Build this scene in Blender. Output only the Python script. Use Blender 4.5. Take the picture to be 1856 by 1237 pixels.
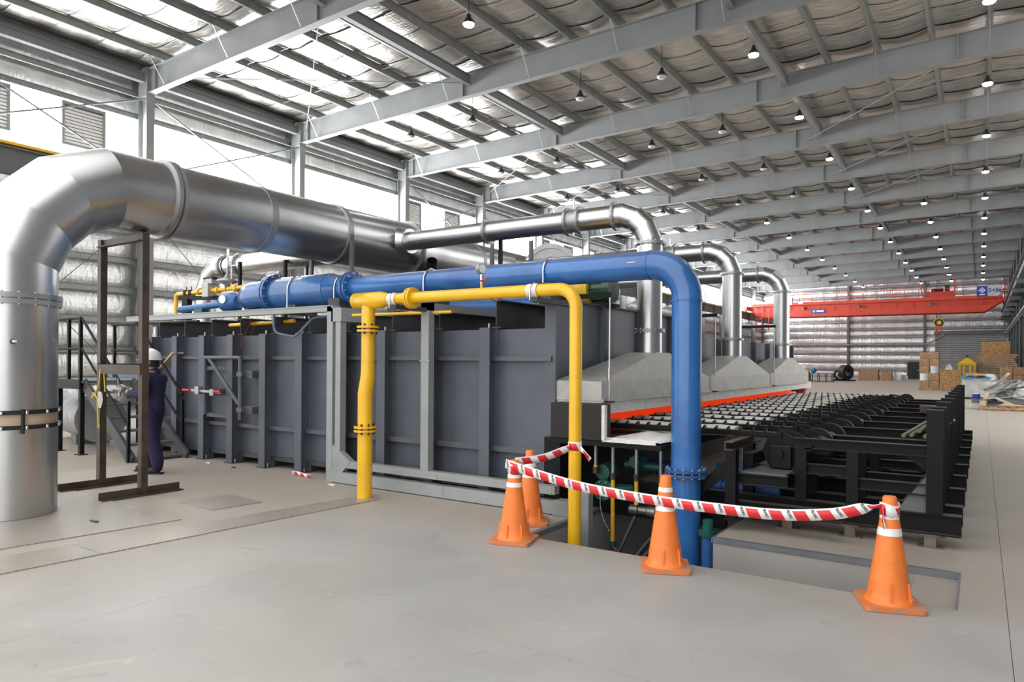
import bpy, bmesh, math, random
from mathutils import Vector as V, Matrix
random.seed(7)
R=math.radians
S=bpy.context.scene
for o in list(bpy.data.objects): bpy.data.objects.remove(o)
COL=S.collection

# ------------------------------------------------------------------ camera
cd=bpy.data.cameras.new('camera'); cam=bpy.data.objects.new('camera',cd); COL.objects.link(cam)
cd.sensor_width=36; cd.lens=1265/1856*36; cd.shift_y=38.5/1856; cd.clip_end=400
cam.matrix_world=Matrix.Translation((0,0,1.6))@Matrix.Rotation(R(33.9),4,'Z')@Matrix.Rotation(R(90),4,'X')@Matrix.Rotation(R(.4),4,'Z')
S.camera=cam
# ------------------------------------------------------------------ world, exposure
w=bpy.data.worlds.new('overcast_sky'); S.world=w; w.use_nodes=True
bg=w.node_tree.nodes['Background']; bg.inputs[0].default_value=(1,.985,.96,1); bg.inputs[1].default_value=1.4
S.view_settings.view_transform='Standard'; S.view_settings.look='None'; S.view_settings.gamma=1
S.view_settings.use_curve_mapping=False; S.view_settings.exposure=0.56
WINDOW_GLOW=21.0

# ------------------------------------------------------------------ materials
MATS={}
def mat(name,col,rough=.5,metal=0,nscale=6,namt=.12,bump=0,bscale=40,emit=0,coat=0,col2=None,rvar=.08,stretch=(1,1,1),spec=.5,dust=0,dmin=.75,dcol=(.3,.265,.23)):
    m=bpy.data.materials.new(name); m.use_nodes=True; t=m.node_tree; n=t.nodes; l=t.links
    b=n['Principled BSDF']; b.inputs['Roughness'].default_value=rough; b.inputs['Metallic'].default_value=metal
    b.inputs['Specular IOR Level'].default_value=spec
    if coat: b.inputs['Coat Weight'].default_value=coat; b.inputs['Coat Roughness'].default_value=.12
    tc=n.new('ShaderNodeTexCoord'); mp=n.new('ShaderNodeMapping'); mp.inputs['Scale'].default_value=stretch
    l.new(tc.outputs['Object'],mp.inputs[0])
    nz=n.new('ShaderNodeTexNoise'); nz.inputs['Scale'].default_value=nscale; nz.inputs['Detail'].default_value=5
    l.new(mp.outputs[0],nz.inputs['Vector'])
    cr=n.new('ShaderNodeValToRGB'); e=cr.color_ramp.elements
    c2=col2 or tuple(min(1,c*(1+namt)) for c in col)
    c1=col if col2 else tuple(c*(1-namt) for c in col)
    e[0].position=.35; e[1].position=.68; e[0].color=(*c1,1); e[1].color=(*c2,1)
    l.new(nz.outputs['Fac'],cr.inputs[0]); l.new(cr.outputs[0],b.inputs['Base Color'])
    if dust:                                   # settled dust on faces that point up; on black_steel also painted lit edges
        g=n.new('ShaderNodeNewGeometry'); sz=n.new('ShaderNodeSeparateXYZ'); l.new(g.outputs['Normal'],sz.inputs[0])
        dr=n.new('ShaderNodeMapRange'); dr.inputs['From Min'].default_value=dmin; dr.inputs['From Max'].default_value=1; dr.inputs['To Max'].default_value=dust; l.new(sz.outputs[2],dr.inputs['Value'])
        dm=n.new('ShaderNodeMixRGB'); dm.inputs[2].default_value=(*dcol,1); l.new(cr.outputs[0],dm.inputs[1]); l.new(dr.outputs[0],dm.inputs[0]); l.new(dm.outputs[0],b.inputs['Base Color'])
    if rvar:
        mr=n.new('ShaderNodeMapRange'); mr.inputs['To Min'].default_value=max(.02,rough-rvar); mr.inputs['To Max'].default_value=min(1,rough+rvar)
        l.new(nz.outputs['Fac'],mr.inputs['Value']); l.new(mr.outputs[0],b.inputs['Roughness'])
    if bump:
        n2=n.new('ShaderNodeTexNoise'); n2.inputs['Scale'].default_value=bscale; n2.inputs['Detail'].default_value=4
        l.new(mp.outputs[0],n2.inputs['Vector']); bp=n.new('ShaderNodeBump'); bp.inputs['Strength'].default_value=bump; bp.inputs['Distance'].default_value=.02
        l.new(n2.outputs['Fac'],bp.inputs['Height']); l.new(bp.outputs[0],b.inputs['Normal'])
    if emit: b.inputs['Emission Color'].default_value=(*col,1); b.inputs['Emission Strength'].default_value=emit
    MATS[name]=m; return m
mat('galv',(.63,.64,.65),.3,1,1.8,.07,.035,10,rvar=.06,stretch=(1,1,.5))
mat('galv_dull',(.42,.43,.44),.45,.85,4,.18,.05,30)
mat('hood_zinc',(.36,.37,.37),.5,.35,2.2,.2,.08,12,col2=(.5,.48,.44))
[setattr(q.inputs['Distortion'],'default_value',2.2) for q in MATS['hood_zinc'].node_tree.nodes if q.type=='TEX_NOISE']
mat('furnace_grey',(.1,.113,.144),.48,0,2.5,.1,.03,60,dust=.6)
mat('furnace_dark',(.06,.063,.069),.55,0,3,.2)
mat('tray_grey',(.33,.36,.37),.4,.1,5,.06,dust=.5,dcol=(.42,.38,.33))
mat('yellow',(.88,.5,.012),.3,0,4,.07,coat=.4)
mat('yellow_dull',(.8,.5,.02),.5,0,8,.15)
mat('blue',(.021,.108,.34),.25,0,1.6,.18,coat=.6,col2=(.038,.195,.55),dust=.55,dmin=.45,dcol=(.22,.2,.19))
mat('blue_dusty',(.03,.13,.37),.42,0,4,.15)
mat('white_tape',(.75,.74,.70),.6,0,20,.05)
mat('chrome',(.75,.75,.75),.2,1,10,.05)
mat('bolt',(.6,.58,.52),.35,.9,20,.1)
mat('black_steel',(.007,.0075,.009),.5,0,3,.25,.03,50,spec=.22,dust=.38,dcol=(.2,.185,.17))  # upward faces paler: dust, plus the light along flange tops put into the colour
mat('black_matte',(.012,.012,.013),.6,0,8,.2)
mat('brown_steel',(.06,.05,.043),.5,.4,5,.35,.1,60,col2=(.115,.085,.066))
mat('struct_grey',(.26,.272,.278),.5,0,1.2,.07)
mat('struct_dark',(.13,.14,.145),.5,0,2,.1)
mat('zinc_purlin',(.33,.35,.345),.45,.5,6,.1)
mat('crane_red',(.55,.042,.015),.42,0,2,.08)
mat('cone_orange',(.93,.235,.045),.45,0,9,.08)
mat('cone_base',(.72,.2,.06),.6,0,9,.15,col2=(.5,.26,.14))
mat('reflective',(.9,.9,.9),.3,0,20,.02)
mat('cardboard',(.42,.25,.13),.8,0,3,.12)
mat('osb',(.3,.15,.05),.75,0,9,.35,.2,40,col2=(.66,.4,.17),stretch=(1,1,2.2))
mat('pallet_wood',(.5,.29,.13),.75,0,6,.25,stretch=(1,6,1))
mat('beige_wood',(.6,.47,.33),.7,0,5,.12)
mat('white_sheet',(.72,.72,.74),.5,0,6,.08,.2,10)
mat('white_fibre',(.8,.78,.74),.9,0,14,.1,.5,30)
mat('grey_sheet',(.46,.465,.45),.5,.1,3,.2)
mat('blue_tarp',(.04,.2,.42),.5,0,5,.2)
mat('green_paint',(.012,.075,.04),.4,0,5,.15)
mat('teal_paint',(.012,.10,.085),.4,0,5,.2)
mat('navy_cloth',(.02,.0155,.062),.85,0,14,.22,.25,60)
mat('skin',(.5,.25,.16),.5,0,14,.06)
mat('glove',(.5,.48,.42),.85,0,20,.15,.3,80)
mat('hair',(.015,.012,.01),.6,0,60,.3)
mat('helmet_white',(.85,.85,.84),.3,0,5,.02,coat=.3)
mat('red_plastic',(.6,.02,.03),.35,0,5,.05)
mat('glass',(.7,.75,.75),.1,0,5,.02)
mat('cable',(.03,.032,.04),.5,0,5,.1)
mat('conduit',(.12,.17,.26),.5,0,5,.1)
mat('yellow_rope',(.75,.6,.05),.7,0,20,.1)
mat('foil_gap',(.2,.2,.2),.5,.5,5,.1)
mat('roller_shutter',(.36,.365,.365),.42,.5,3,.1,stretch=(.3,1,1))
mat('door_black',(.02,.02,.023),.5,0,5,.1)
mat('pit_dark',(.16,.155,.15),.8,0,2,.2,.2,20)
mat('steel_angle',(.19,.205,.225),.5,.2,5,.1)
mat('dark_red',(.42,.06,.04),.5,0,6,.2)
mat('print_black',(.012,.012,.012),.6,0,5,0)
mat('print_white',(.85,.85,.85),.5,0,5,0)
mat('sign_blue',(.012,.045,.32),.4,0,5,.03)
mat('rod_steel',(.2,.17,.15),.5,.6,10,.2)
mat('green_end',(.15,.22,.05),.6,0,5,.1)
mat('motor_green',(.01,.06,.028),.35,0,5,.1,coat=.3)
mat('lamp_black',(.02,.02,.022),.4,0,5,.1)
mat('lamp_on',(.9,.95,1),.4,0,5,0,emit=60)
mat('lamp_off',(.55,.56,.58),.4,0,5,0)
mat('hot_glow',(.85,.05,.006),.9,0,6,.25,emit=.42)
mat('clerestory',(.97,.985,1),.5,0,5,0,emit=WINDOW_GLOW)

def foil(name,axis,base=(.72,.71,.69),rough=.33):
    m=mat(name,base,rough,1,1.6,.1,0); t=m.node_tree; n=t.nodes; l=t.links; b=n['Principled BSDF']
    tc=n.new('ShaderNodeTexCoord')
    w1=n.new('ShaderNodeTexNoise'); w1.inputs['Scale'].default_value=3.2; w1.inputs['Detail'].default_value=4; w1.inputs['Distortion'].default_value=.6
    mp=n.new('ShaderNodeMapping'); mp.inputs['Scale'].default_value=axis
    l.new(tc.outputs['Object'],mp.inputs[0]); l.new(mp.outputs[0],w1.inputs['Vector'])
    vo=n.new('ShaderNodeTexVoronoi'); vo.inputs['Scale'].default_value=9; vo.inputs['Randomness'].default_value=.15; l.new(tc.outputs['Object'],vo.inputs['Vector'])
    mx=n.new('ShaderNodeMath'); mx.operation='MULTIPLY_ADD'; mx.inputs[1].default_value=-.12; l.new(vo.outputs['Distance'],mx.inputs[0]); l.new(w1.outputs['Fac'],mx.inputs[2])
    bp=n.new('ShaderNodeBump'); bp.inputs['Strength'].default_value=.55; bp.inputs['Distance'].default_value=.07
    l.new(mx.outputs[0],bp.inputs['Height']); l.new(bp.outputs[0],b.inputs['Normal']); return m
foil('foil_roof',(.5,1.4,1),(.66,.62,.58),.36); foil('foil_wall',(1.3,1.3,.5),(.80,.79,.78),.34); foil('foil_back',(1.6,1,.5),(.76,.74,.74),.34)

def concrete(name,dust=1):
    m=bpy.data.materials.new(name); m.use_nodes=True; t=m.node_tree; n=t.nodes; l=t.links; b=n['Principled BSDF']
    geo=n.new('ShaderNodeNewGeometry')
    def noise(sc,det,dist=0):
        a=n.new('ShaderNodeTexNoise'); a.inputs['Scale'].default_value=sc; a.inputs['Detail'].default_value=det; a.inputs['Distortion'].default_value=dist
        l.new(geo.outputs['Position'],a.inputs['Vector']); return a
    def ramp(src,p0,c0,p1,c1):
        r=n.new('ShaderNodeValToRGB'); e=r.color_ramp.elements; e[0].position=p0; e[0].color=(*c0,1); e[1].position=p1; e[1].color=(*c1,1); l.new(src,r.inputs[0]); return r
    base=ramp(noise(.9,8,.4).outputs['Fac'],.3,(.34,.338,.332),.72,(.445,.44,.432))
    dustr=ramp(noise(.35,5,.8).outputs['Fac'],.42,(0,0,0),.66,(1,1,1))
    mx=n.new('ShaderNodeMixRGB'); mx.inputs[2].default_value=(.41,.345,.285,1); l.new(base.outputs[0],mx.inputs[1])
    mul=n.new('ShaderNodeMath'); mul.operation='MULTIPLY'; mul.inputs[1].default_value=.32*dust; sx=n.new('ShaderNodeSeparateXYZ'); l.new(geo.outputs['Position'],sx.inputs[0])
    def rng(o,a,b):
        q=n.new('ShaderNodeMapRange'); q.interpolation_type='SMOOTHSTEP'; q.inputs['From Min'].default_value=a; q.inputs['From Max'].default_value=b; l.new(o,q.inputs['Value']); return q.outputs[0]
    def mm(op,a,b):
        q=n.new('ShaderNodeMath'); q.operation=op; q.use_clamp=True
        for i,x in enumerate((a,b)):
            if isinstance(x,float): q.inputs[i].default_value=x
            else: l.new(x,q.inputs[i])
        return q.outputs[0]
    trod=mm('MULTIPLY',mm('MAXIMUM',rng(sx.outputs[0],-4.6,-6.6),rng(sx.outputs[1],4.6,6.0)),.75*dust)
    l.new(dustr.outputs[0],mul.inputs[0]); l.new(mm('MAXIMUM',mul.outputs[0],trod),mx.inputs[0])
    # pale scuffs
    sc=ramp(noise(2.3,10,1.6).outputs['Fac'],.66,(0,0,0),.74,(1,1,1)); sm=n.new('ShaderNodeMath'); sm.operation='MULTIPLY'; sm.inputs[1].default_value=.28; l.new(sc.outputs[0],sm.inputs[0])
    m2=n.new('ShaderNodeMixRGB'); m2.inputs[2].default_value=(.62,.58,.5,1); l.new(mx.outputs[0],m2.inputs[1]); l.new(sm.outputs[0],m2.inputs[0])
    dk=ramp(noise(5,9,1).outputs['Fac'],.26,(1,1,1),.36,(0,0,0)); dm=n.new('ShaderNodeMath'); dm.operation='MULTIPLY'; dm.inputs[1].default_value=.35; l.new(dk.outputs[0],dm.inputs[0])
    m3=n.new('ShaderNodeMixRGB'); m3.inputs[2].default_value=(.22,.215,.21,1); l.new(m2.outputs[0],m3.inputs[1]); l.new(dm.outputs[0],m3.inputs[0])
    l.new(m3.outputs[0],b.inputs['Base Color']); b.inputs['Roughness'].default_value=.55
    bp=n.new('ShaderNodeBump'); bp.inputs['Strength'].default_value=.12; bp.inputs['Distance'].default_value=.01; l.new(noise(25,6).outputs['Fac'],bp.inputs['Height']); l.new(bp.outputs[0],b.inputs['Normal'])
    MATS[name]=m; return m
concrete('concrete'); concrete('concrete_raw',.3)
def checker(name):
    m=mat(name,(.33,.31,.285),.42,.3,1.5,.12,col2=(.42,.36,.3)); t=m.node_tree; n=t.nodes; l=t.links; b=n['Principled BSDF']
    geo=n.new('ShaderNodeNewGeometry'); mp=n.new('ShaderNodeMapping'); mp.inputs['Rotation'].default_value=(0,0,R(45)); mp.inputs['Scale'].default_value=(1,1,0); l.new(geo.outputs['Position'],mp.inputs[0])
    vo=n.new('ShaderNodeTexVoronoi'); vo.inputs['Scale'].default_value=26; vo.inputs['Randomness'].default_value=0; vo.distance='MANHATTAN'; l.new(mp.outputs[0],vo.inputs['Vector'])
    th=n.new('ShaderNodeMapRange'); th.inputs['From Min'].default_value=.34; th.inputs['From Max'].default_value=.24; l.new(vo.outputs['Distance'],th.inputs['Value'])
    old=b.inputs['Base Color'].links[0].from_socket; mx=n.new('ShaderNodeMixRGB'); mx.inputs[2].default_value=(.56,.55,.52,1); l.new(old,mx.inputs[1])
    q=n.new('ShaderNodeMath'); q.operation='MULTIPLY'; q.inputs[1].default_value=.7; l.new(th.outputs[0],q.inputs[0]); l.new(q.outputs[0],mx.inputs[0]); l.new(mx.outputs[0],b.inputs['Base Color'])
    bp=n.new('ShaderNodeBump'); bp.inputs['Strength'].default_value=.8; bp.inputs['Distance'].default_value=.004; l.new(th.outputs[0],bp.inputs['Height']); l.new(bp.outputs[0],b.inputs['Normal'])
checker('checker')
# barrier tape: white film with slanted red blocks printed along it (UV: u metres along, v across)
m=bpy.data.materials.new('tape'); m.use_nodes=True; t=m.node_tree; n=t.nodes; l=t.links; b=n['Principled BSDF']; b.inputs['Roughness'].default_value=.35
uv=n.new('ShaderNodeUVMap'); sp=n.new('ShaderNodeSeparateXYZ'); l.new(uv.outputs[0],sp.inputs[0])
def mth(op,a,bb):
    q=n.new('ShaderNodeMath'); q.operation=op
    for i,x in enumerate((a,bb)):
        if hasattr(x,'links'): l.new(x,q.inputs[i])
        else: q.inputs[i].default_value=x
    return q.outputs[0]
u=mth('ADD',sp.outputs[0],mth('MULTIPLY',sp.outputs[1],.035)); fr=mth('FRACT',mth('DIVIDE',u,.16),0)
on=mth('MULTIPLY',mth('MULTIPLY',mth('GREATER_THAN',fr,.44),mth('LESS_THAN',fr,.98)),mth('MULTIPLY',mth('GREATER_THAN',sp.outputs[1],.0),mth('LESS_THAN',sp.outputs[1],.84)))
mx=n.new('ShaderNodeMixRGB'); mx.inputs[1].default_value=(.85,.85,.86,1); mx.inputs[2].default_value=(.75,.035,.045,1); l.new(on,mx.inputs[0]); l.new(mx.outputs[0],b.inputs['Base Color']); MATS['tape']=m

# ------------------------------------------------------------------ mesh builder
class MB:
    def __init__(s): s.v=[]; s.f=[]; s.sm=[]
    def add(s,vs,fs,smooth=False):
        k=len(s.v); s.v+=[V(x) for x in vs]; s.f+=[tuple(i+k for i in f) for f in fs]; s.sm+=[smooth]*len(fs); return s
    def box(s,x0,x1,y0,y1,z0,z1):
        return s.add([(x0,y0,z0),(x1,y0,z0),(x1,y1,z0),(x0,y1,z0),(x0,y0,z1),(x1,y0,z1),(x1,y1,z1),(x0,y1,z1)],
          [(0,3,2,1),(4,5,6,7),(0,1,5,4),(1,2,6,5),(2,3,7,6),(3,0,4,7)])
    def bevbox(s,x0,x1,y0,y1,z0,z1,b=.01):
        bm=bmesh.new(); bmesh.ops.create_cube(bm,size=1)
        for q in bm.verts: q.co=V(((x0+x1)/2+q.co.x*(x1-x0),(y0+y1)/2+q.co.y*(y1-y0),(z0+z1)/2+q.co.z*(z1-z0)))
        bmesh.ops.bevel(bm,geom=list(bm.edges),offset=b,segments=2,affect='EDGES',profile=.5)
        bm.verts.index_update(); s.add([q.co.copy() for q in bm.verts],[tuple(x.index for x in f.verts) for f in bm.faces]); bm.free(); return s
    def prism(s,prof,p,q,up=(0,0,1)):
        p,q=V(p),V(q); d=(q-p).normalized(); up=V(up)
        if abs(d.dot(up))>.98: up=V((0,1,0))
        sd=d.cross(up).normalized(); u=sd.cross(d).normalized(); n=len(prof)
        vs=[p+sd*a+u*b for a,b in prof]+[q+sd*a+u*b for a,b in prof]
        return s.add(vs,[(i,(i+1)%n,n+(i+1)%n,n+i) for i in range(n)]+[tuple(range(n))[::-1],tuple(range(n,2*n))])
    def bar(s,p,q,w,h,up=(0,0,1)): return s.prism([(-w/2,-h/2),(w/2,-h/2),(w/2,h/2),(-w/2,h/2)],p,q,up)
    def ibeam(s,p,q,h,b,tw=.012,tf=.016,up=(0,0,1)):
        a,c,t=b/2,h/2,tw/2
        return s.prism([(-a,-c),(a,-c),(a,-c+tf),(t,-c+tf),(t,c-tf),(a,c-tf),(a,c),(-a,c),(-a,c-tf),(-t,c-tf),(-t,-c+tf),(-a,-c+tf)],p,q,up)
    def chan(s,p,q,h,b,t=.01,up=(0,0,1)):
        c=h/2
        return s.prism([(0,-c),(b,-c),(b,-c+t),(t,-c+t),(t,c-t),(b,c-t),(b,c),(0,c)],p,q,up)
    def angle(s,p,q,a,b,t=.01,up=(0,0,1)):
        return s.prism([(0,0),(a,0),(a,t),(t,t),(t,b),(0,b)],p,q,up)
    def tube(s,pts,r,n=14,caps=True,split=False):
        pts=[V(p) for p in pts]; m=len(pts); rs=r if isinstance(r,(list,tuple)) else [r]*m
        d=[(pts[i+1]-pts[i]).normalized() for i in range(m-1)]
        ref=V((0,0,1)) if abs(d[0].z)<.9 else V((1,0,0))
        a=d[0].cross(ref).normalized(); rings=[]
        for i in range(m):
            if i>0 and i<m-1:
                qd=d[i-1].rotation_difference(d[i])
            di=d[min(i,m-2)] if i==0 else d[i-1]
            b=di.cross(a).normalized(); nn=(d[i-1]+d[i]).normalized() if 0<i<m-1 else di
            ring=[]
            for k in range(n):
                t=2*math.pi*k/n; off=(a*math.cos(t)+b*math.sin(t))*rs[i]
                den=di.dot(nn)
                if den>.2: off=off-di*(off.dot(nn)/den)
                ring.append(pts[i]+off)
            rings.append(ring)
            if 0<i<m-1: a=qd@a; a=(a-d[i]*a.dot(d[i])).normalized()
        if split:
            for i in range(m-1): s.add(rings[i]+rings[i+1],[(k,(k+1)%n,n+(k+1)%n,n+k) for k in range(n)],True)
        else:
            s.add([x for g in rings for x in g],[(i*n+k,i*n+(k+1)%n,(i+1)*n+(k+1)%n,(i+1)*n+k) for i in range(m-1) for k in range(n)],True)
        if caps:
            s.add(rings[0],[tuple(range(n))[::-1]]); s.add(rings[-1],[tuple(range(n))])
        return s
    def disc(s,c,ax,r,th,n=20):
        c,ax=V(c),V(ax).normalized(); return s.tube([c-ax*th/2,c+ax*th/2],r,n)
    def ring(s,c,ax,ri,ro,th,n=20):
        c,ax=V(c),V(ax).normalized(); ref=V((0,0,1)) if abs(ax.z)<.9 else V((1,0,0)); a=ax.cross(ref).normalized(); b=ax.cross(a)
        P=lambda r,h,k:c+ax*h+(a*math.cos(2*math.pi*k/n)+b*math.sin(2*math.pi*k/n))*r
        for (r0,h0,r1,h1,sm) in ((ro,-th/2,ro,th/2,True),(ro,th/2,ri,th/2,False),(ri,th/2,ri,-th/2,True),(ri,-th/2,ro,-th/2,False)):
            s.add([P(r0,h0,k) for k in range(n)]+[P(r1,h1,k) for k in range(n)],[(k,(k+1)%n,n+(k+1)%n,n+k) for k in range(n)],sm)
        return s
    def bolts(s,c,ax,r,nb,br=.012,ln=.06,n=6):
        c,ax=V(c),V(ax).normalized(); ref=V((0,0,1)) if abs(ax.z)<.9 else V((1,0,0)); a=ax.cross(ref).normalized(); b=ax.cross(a)
        for k in range(nb):
            t=2*math.pi*(k+.5)/nb; p=c+(a*math.cos(t)+b*math.sin(t))*r; s.tube([p-ax*ln/2,p+ax*ln/2],br,n)
        return s
    def lathe(s,prof,c=(0,0,0),n=24,ax=None):
        c=V(c); M=Matrix.Identity(3) if ax is None else V((0,0,1)).rotation_difference(V(ax)).to_matrix()
        m=len(prof); vs=[c+M@V((r*math.cos(2*math.pi*k/n),r*math.sin(2*math.pi*k/n),z)) for r,z in prof for k in range(n)]
        return s.add(vs,[(i*n+k,i*n+(k+1)%n,(i+1)*n+(k+1)%n,(i+1)*n+k) for i in range(m-1) for k in range(n)],True)
    def sphere(s,c,r,n=12,sc=(1,1,1)):
        prof=[]; c=V(c); vs=[]; m=n//2+1
        for i in range(m):
            a=math.pi*i/(m-1)
            for k in range(n): vs.append(c+V((r*sc[0]*math.sin(a)*math.cos(2*math.pi*k/n),r*sc[1]*math.sin(a)*math.sin(2*math.pi*k/n),-r*sc[2]*math.cos(a))))
        return s.add(vs,[(i*n+k,i*n+(k+1)%n,(i+1)*n+(k+1)%n,(i+1)*n+k) for i in range(m-1) for k in range(n)],True)
    def grid(s,fn,nu,nv,smooth=True):
        return s.add([fn(i/nu,j/nv) for j in range(nv+1) for i in range(nu+1)],[(j*(nu+1)+i,j*(nu+1)+i+1,(j+1)*(nu+1)+i+1,(j+1)*(nu+1)+i) for j in range(nv) for i in range(nu)],smooth)
    def xf(s,M):
        s.v=[M@x for x in s.v]; return s
    def mesh(s,name,mt,off=V((0,0,0))):
        me=bpy.data.meshes.new(name); me.from_pydata([x-off for x in s.v],[],s.f); me.polygons.foreach_set('use_smooth',s.sm)
        me.materials.append(MATS[mt]); me.update(); return me
WL={}; CH={}
def wl(o): return WL.get(o,V((0,0,0)))
def tag(o,label,cat,group=None,kind=None):
    if label: o['label']=label
    if cat: o['category']=cat
    if group: o['group']=group
    if kind: o['kind']=kind
    return o
def E(name,label,cat,loc,group=None):
    o=bpy.data.objects.new(name,None); COL.objects.link(o); o.empty_display_size=.1; o.location=loc; WL[o]=V(loc); return tag(o,label,cat,group)
def part(name,mb,mt,parent,label=None,kind=None):
    o=bpy.data.objects.new(name,mb.mesh(name,mt,wl(parent))); COL.objects.link(o); o.parent=parent; WL[o]=wl(parent); CH.setdefault(parent.name,[]).append(o)
    if label: o['label']=label
    if name in ('bolts','rivets','chain_teeth'): kind='stuff'
    if kind: o['kind']=kind
    return o
def one(name,mb,mt,label,cat,group=None,kind=None):
    xs=[v.x for v in mb.v]; ys=[v.y for v in mb.v]; c=V(((min(xs)+max(xs))/2,(min(ys)+max(ys))/2,min(v.z for v in mb.v)))
    o=bpy.data.objects.new(name,mb.mesh(name,mt,c)); COL.objects.link(o); o.location=c; WL[o]=c; return tag(o,label,cat,group,kind)
def struct(name,mb,mt,label=None): return one(name,mb,mt,label,None,None,'structure')
def inst(src,parent,loc,rot=None,name=None):
    o=src.copy(); COL.objects.link(o); o.parent=parent; o.location=loc
    if rot is not None: o.rotation_euler=rot
    if name: o.name=name
    return o
def copy_tree(o,loc=None,parent=None,rotz=None,label=None):
    c=o.copy(); COL.objects.link(c); c.parent=parent
    if parent: CH.setdefault(parent.name,[]).append(c)
    if loc is not None: c.location=loc; WL[c]=V(loc)
    if rotz is not None: c.rotation_euler=(0,0,rotz)
    if label: c['label']=label
    for ch in [x for x in KIDS(o)]: copy_tree(ch,None,c)
    return c
def KIDS(o): return list(CH.get(o.name,[]))
def fillet(pts,r,n=8):
    pts=[V(p) for p in pts]; out=[pts[0]]
    for i in range(1,len(pts)-1):
        a=(pts[i-1]-pts[i]).normalized(); b=(pts[i+1]-pts[i]).normalized(); ang=a.angle(b)
        t=r/math.tan(ang/2); p0=pts[i]+a*t; c=pts[i]+(a+b).normalized()*(r/math.sin(ang/2)); v0=p0-c; q=v0.rotation_difference(pts[i]+b*t-c)
        ax,an=q.to_axis_angle()
        for k in range(n+1): out.append(c+Matrix.Rotation(an*k/n,3,ax)@v0)
    out.append(pts[-1]); return out
def text_mesh(name,body,size,mt,depth=.002,spacing=1.0,bold=0):
    c=bpy.data.curves.new(name,'FONT'); c.body=body; c.size=size; c.extrude=depth; c.align_x='CENTER'; c.align_y='CENTER'; c.space_character=spacing; c.resolution_u=3; c.offset=bold
    o=bpy.data.objects.new(name+'_tmp',c); COL.objects.link(o); bpy.context.view_layer.update()
    me=bpy.data.meshes.new_from_object(o.evaluated_get(bpy.context.evaluated_depsgraph_get())); bpy.data.objects.remove(o)
    me.materials.clear(); me.materials.append(MATS[mt]); me.name=name; return me
# ================================================================== STRUCTURE
XL=-22.2
def zr(x): return 10.85+.017*(x+22)          # top of the rafters
FR=[6+6*i for i in range(14)]                 # frame lines Y=6..84
YB=90.0                                       # back wall
# ---- floor: slabs with open joints, a trench and pit left out
fl_base=struct('floor',MB().box(-23,30,-14,3,-.25,-.2),'concrete_raw','grey concrete hall floor with sawn joints')
PIT=[(-3.46,-2.03,5.40,17.2),(-2.03,-.12,5.40,6.35)]
def sub(r,h):
    x0,x1,y0,y1=r; a0,a1,b0,b1=h
    if a0>=x1 or a1<=x0 or b0>=y1 or b1<=y0: return [r]
    o=[]
    if a0>x0: o.append((x0,a0,y0,y1)); x0=a0
    if a1<x1: o.append((a1,x1,y0,y1)); x1=a1
    if b0>y0: o.append((x0,x1,y0,b0))
    if b1<y1: o.append((x0,x1,b1,y1))
    return o
xc=[-23,-16,-10,-4.55,.15,6,14,30]; yc=[-14,-6,-1,3.3,20,45,70,YB]
for i in range(len(xc)-1):
    for j in range(len(yc)-1):
        g=.0016; rs=[(xc[i]+g,xc[i+1]-g,yc[j]+g,yc[j+1]-g)]
        for h in PIT: rs=[q for r in rs for q in sub(r,h)]
        for x0,x1,y0,y1 in rs: part('slab',MB().box(x0,x1,y0,y1,-.18,0),'concrete',fl_base)
# ---- pit
D=-1.6
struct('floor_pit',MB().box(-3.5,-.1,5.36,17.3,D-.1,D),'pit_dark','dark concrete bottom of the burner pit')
struct('wall_pit_left',MB().box(-3.66,-3.456,5.2,17.3,D,-.003),'concrete_raw','concrete left wall of the burner pit')
struct('wall_pit_front',MB().box(-3.46,-.12,5.2,5.40,D,-.18),'concrete_raw','concrete front wall of the pit')
struct('wall_pit_right',MB().box(-.12,.1,5.2,6.55,D,-.18),'concrete_raw','concrete right end wall of the trench')
struct('wall_pit_block',MB().box(-2.03,-.12,6.346,6.55,D,-.003).box(-2.03,-1.83,6.55,17.2,D,-.18),'concrete_raw','concrete block wall between trench and conveyor')
struct('wall_pit_step',MB().box(-.42,-.125,5.40,6.34,-.36,-.07),'concrete','small concrete step at the end of the trench')
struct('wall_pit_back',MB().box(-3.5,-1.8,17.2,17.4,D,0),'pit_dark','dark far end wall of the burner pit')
a=.042
struct('trim_1',MB().box(-2.03,-.12,6.338,6.346,-a,.003).box(-2.03,-.12,6.35,6.40,0,.004),'steel_angle','grey steel edge angle along the trench lip')
struct('trim_2',MB().box(-3.456,-3.448,5.40,9,-a,.003).box(-3.51,-3.46,5.40,9,0,.004),'steel_angle','grey steel edge angle along the pit side')
struct('trim_3',MB().box(-.13,-.118,5.40,6.35,-.2,.003),'steel_angle','grey steel plate edge at the trench end')
struct('trim_4',MB().box(-2.045,-2.035,6.34,9,-a,.003),'steel_angle','grey steel edge angle beside the conveyor block')
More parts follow.
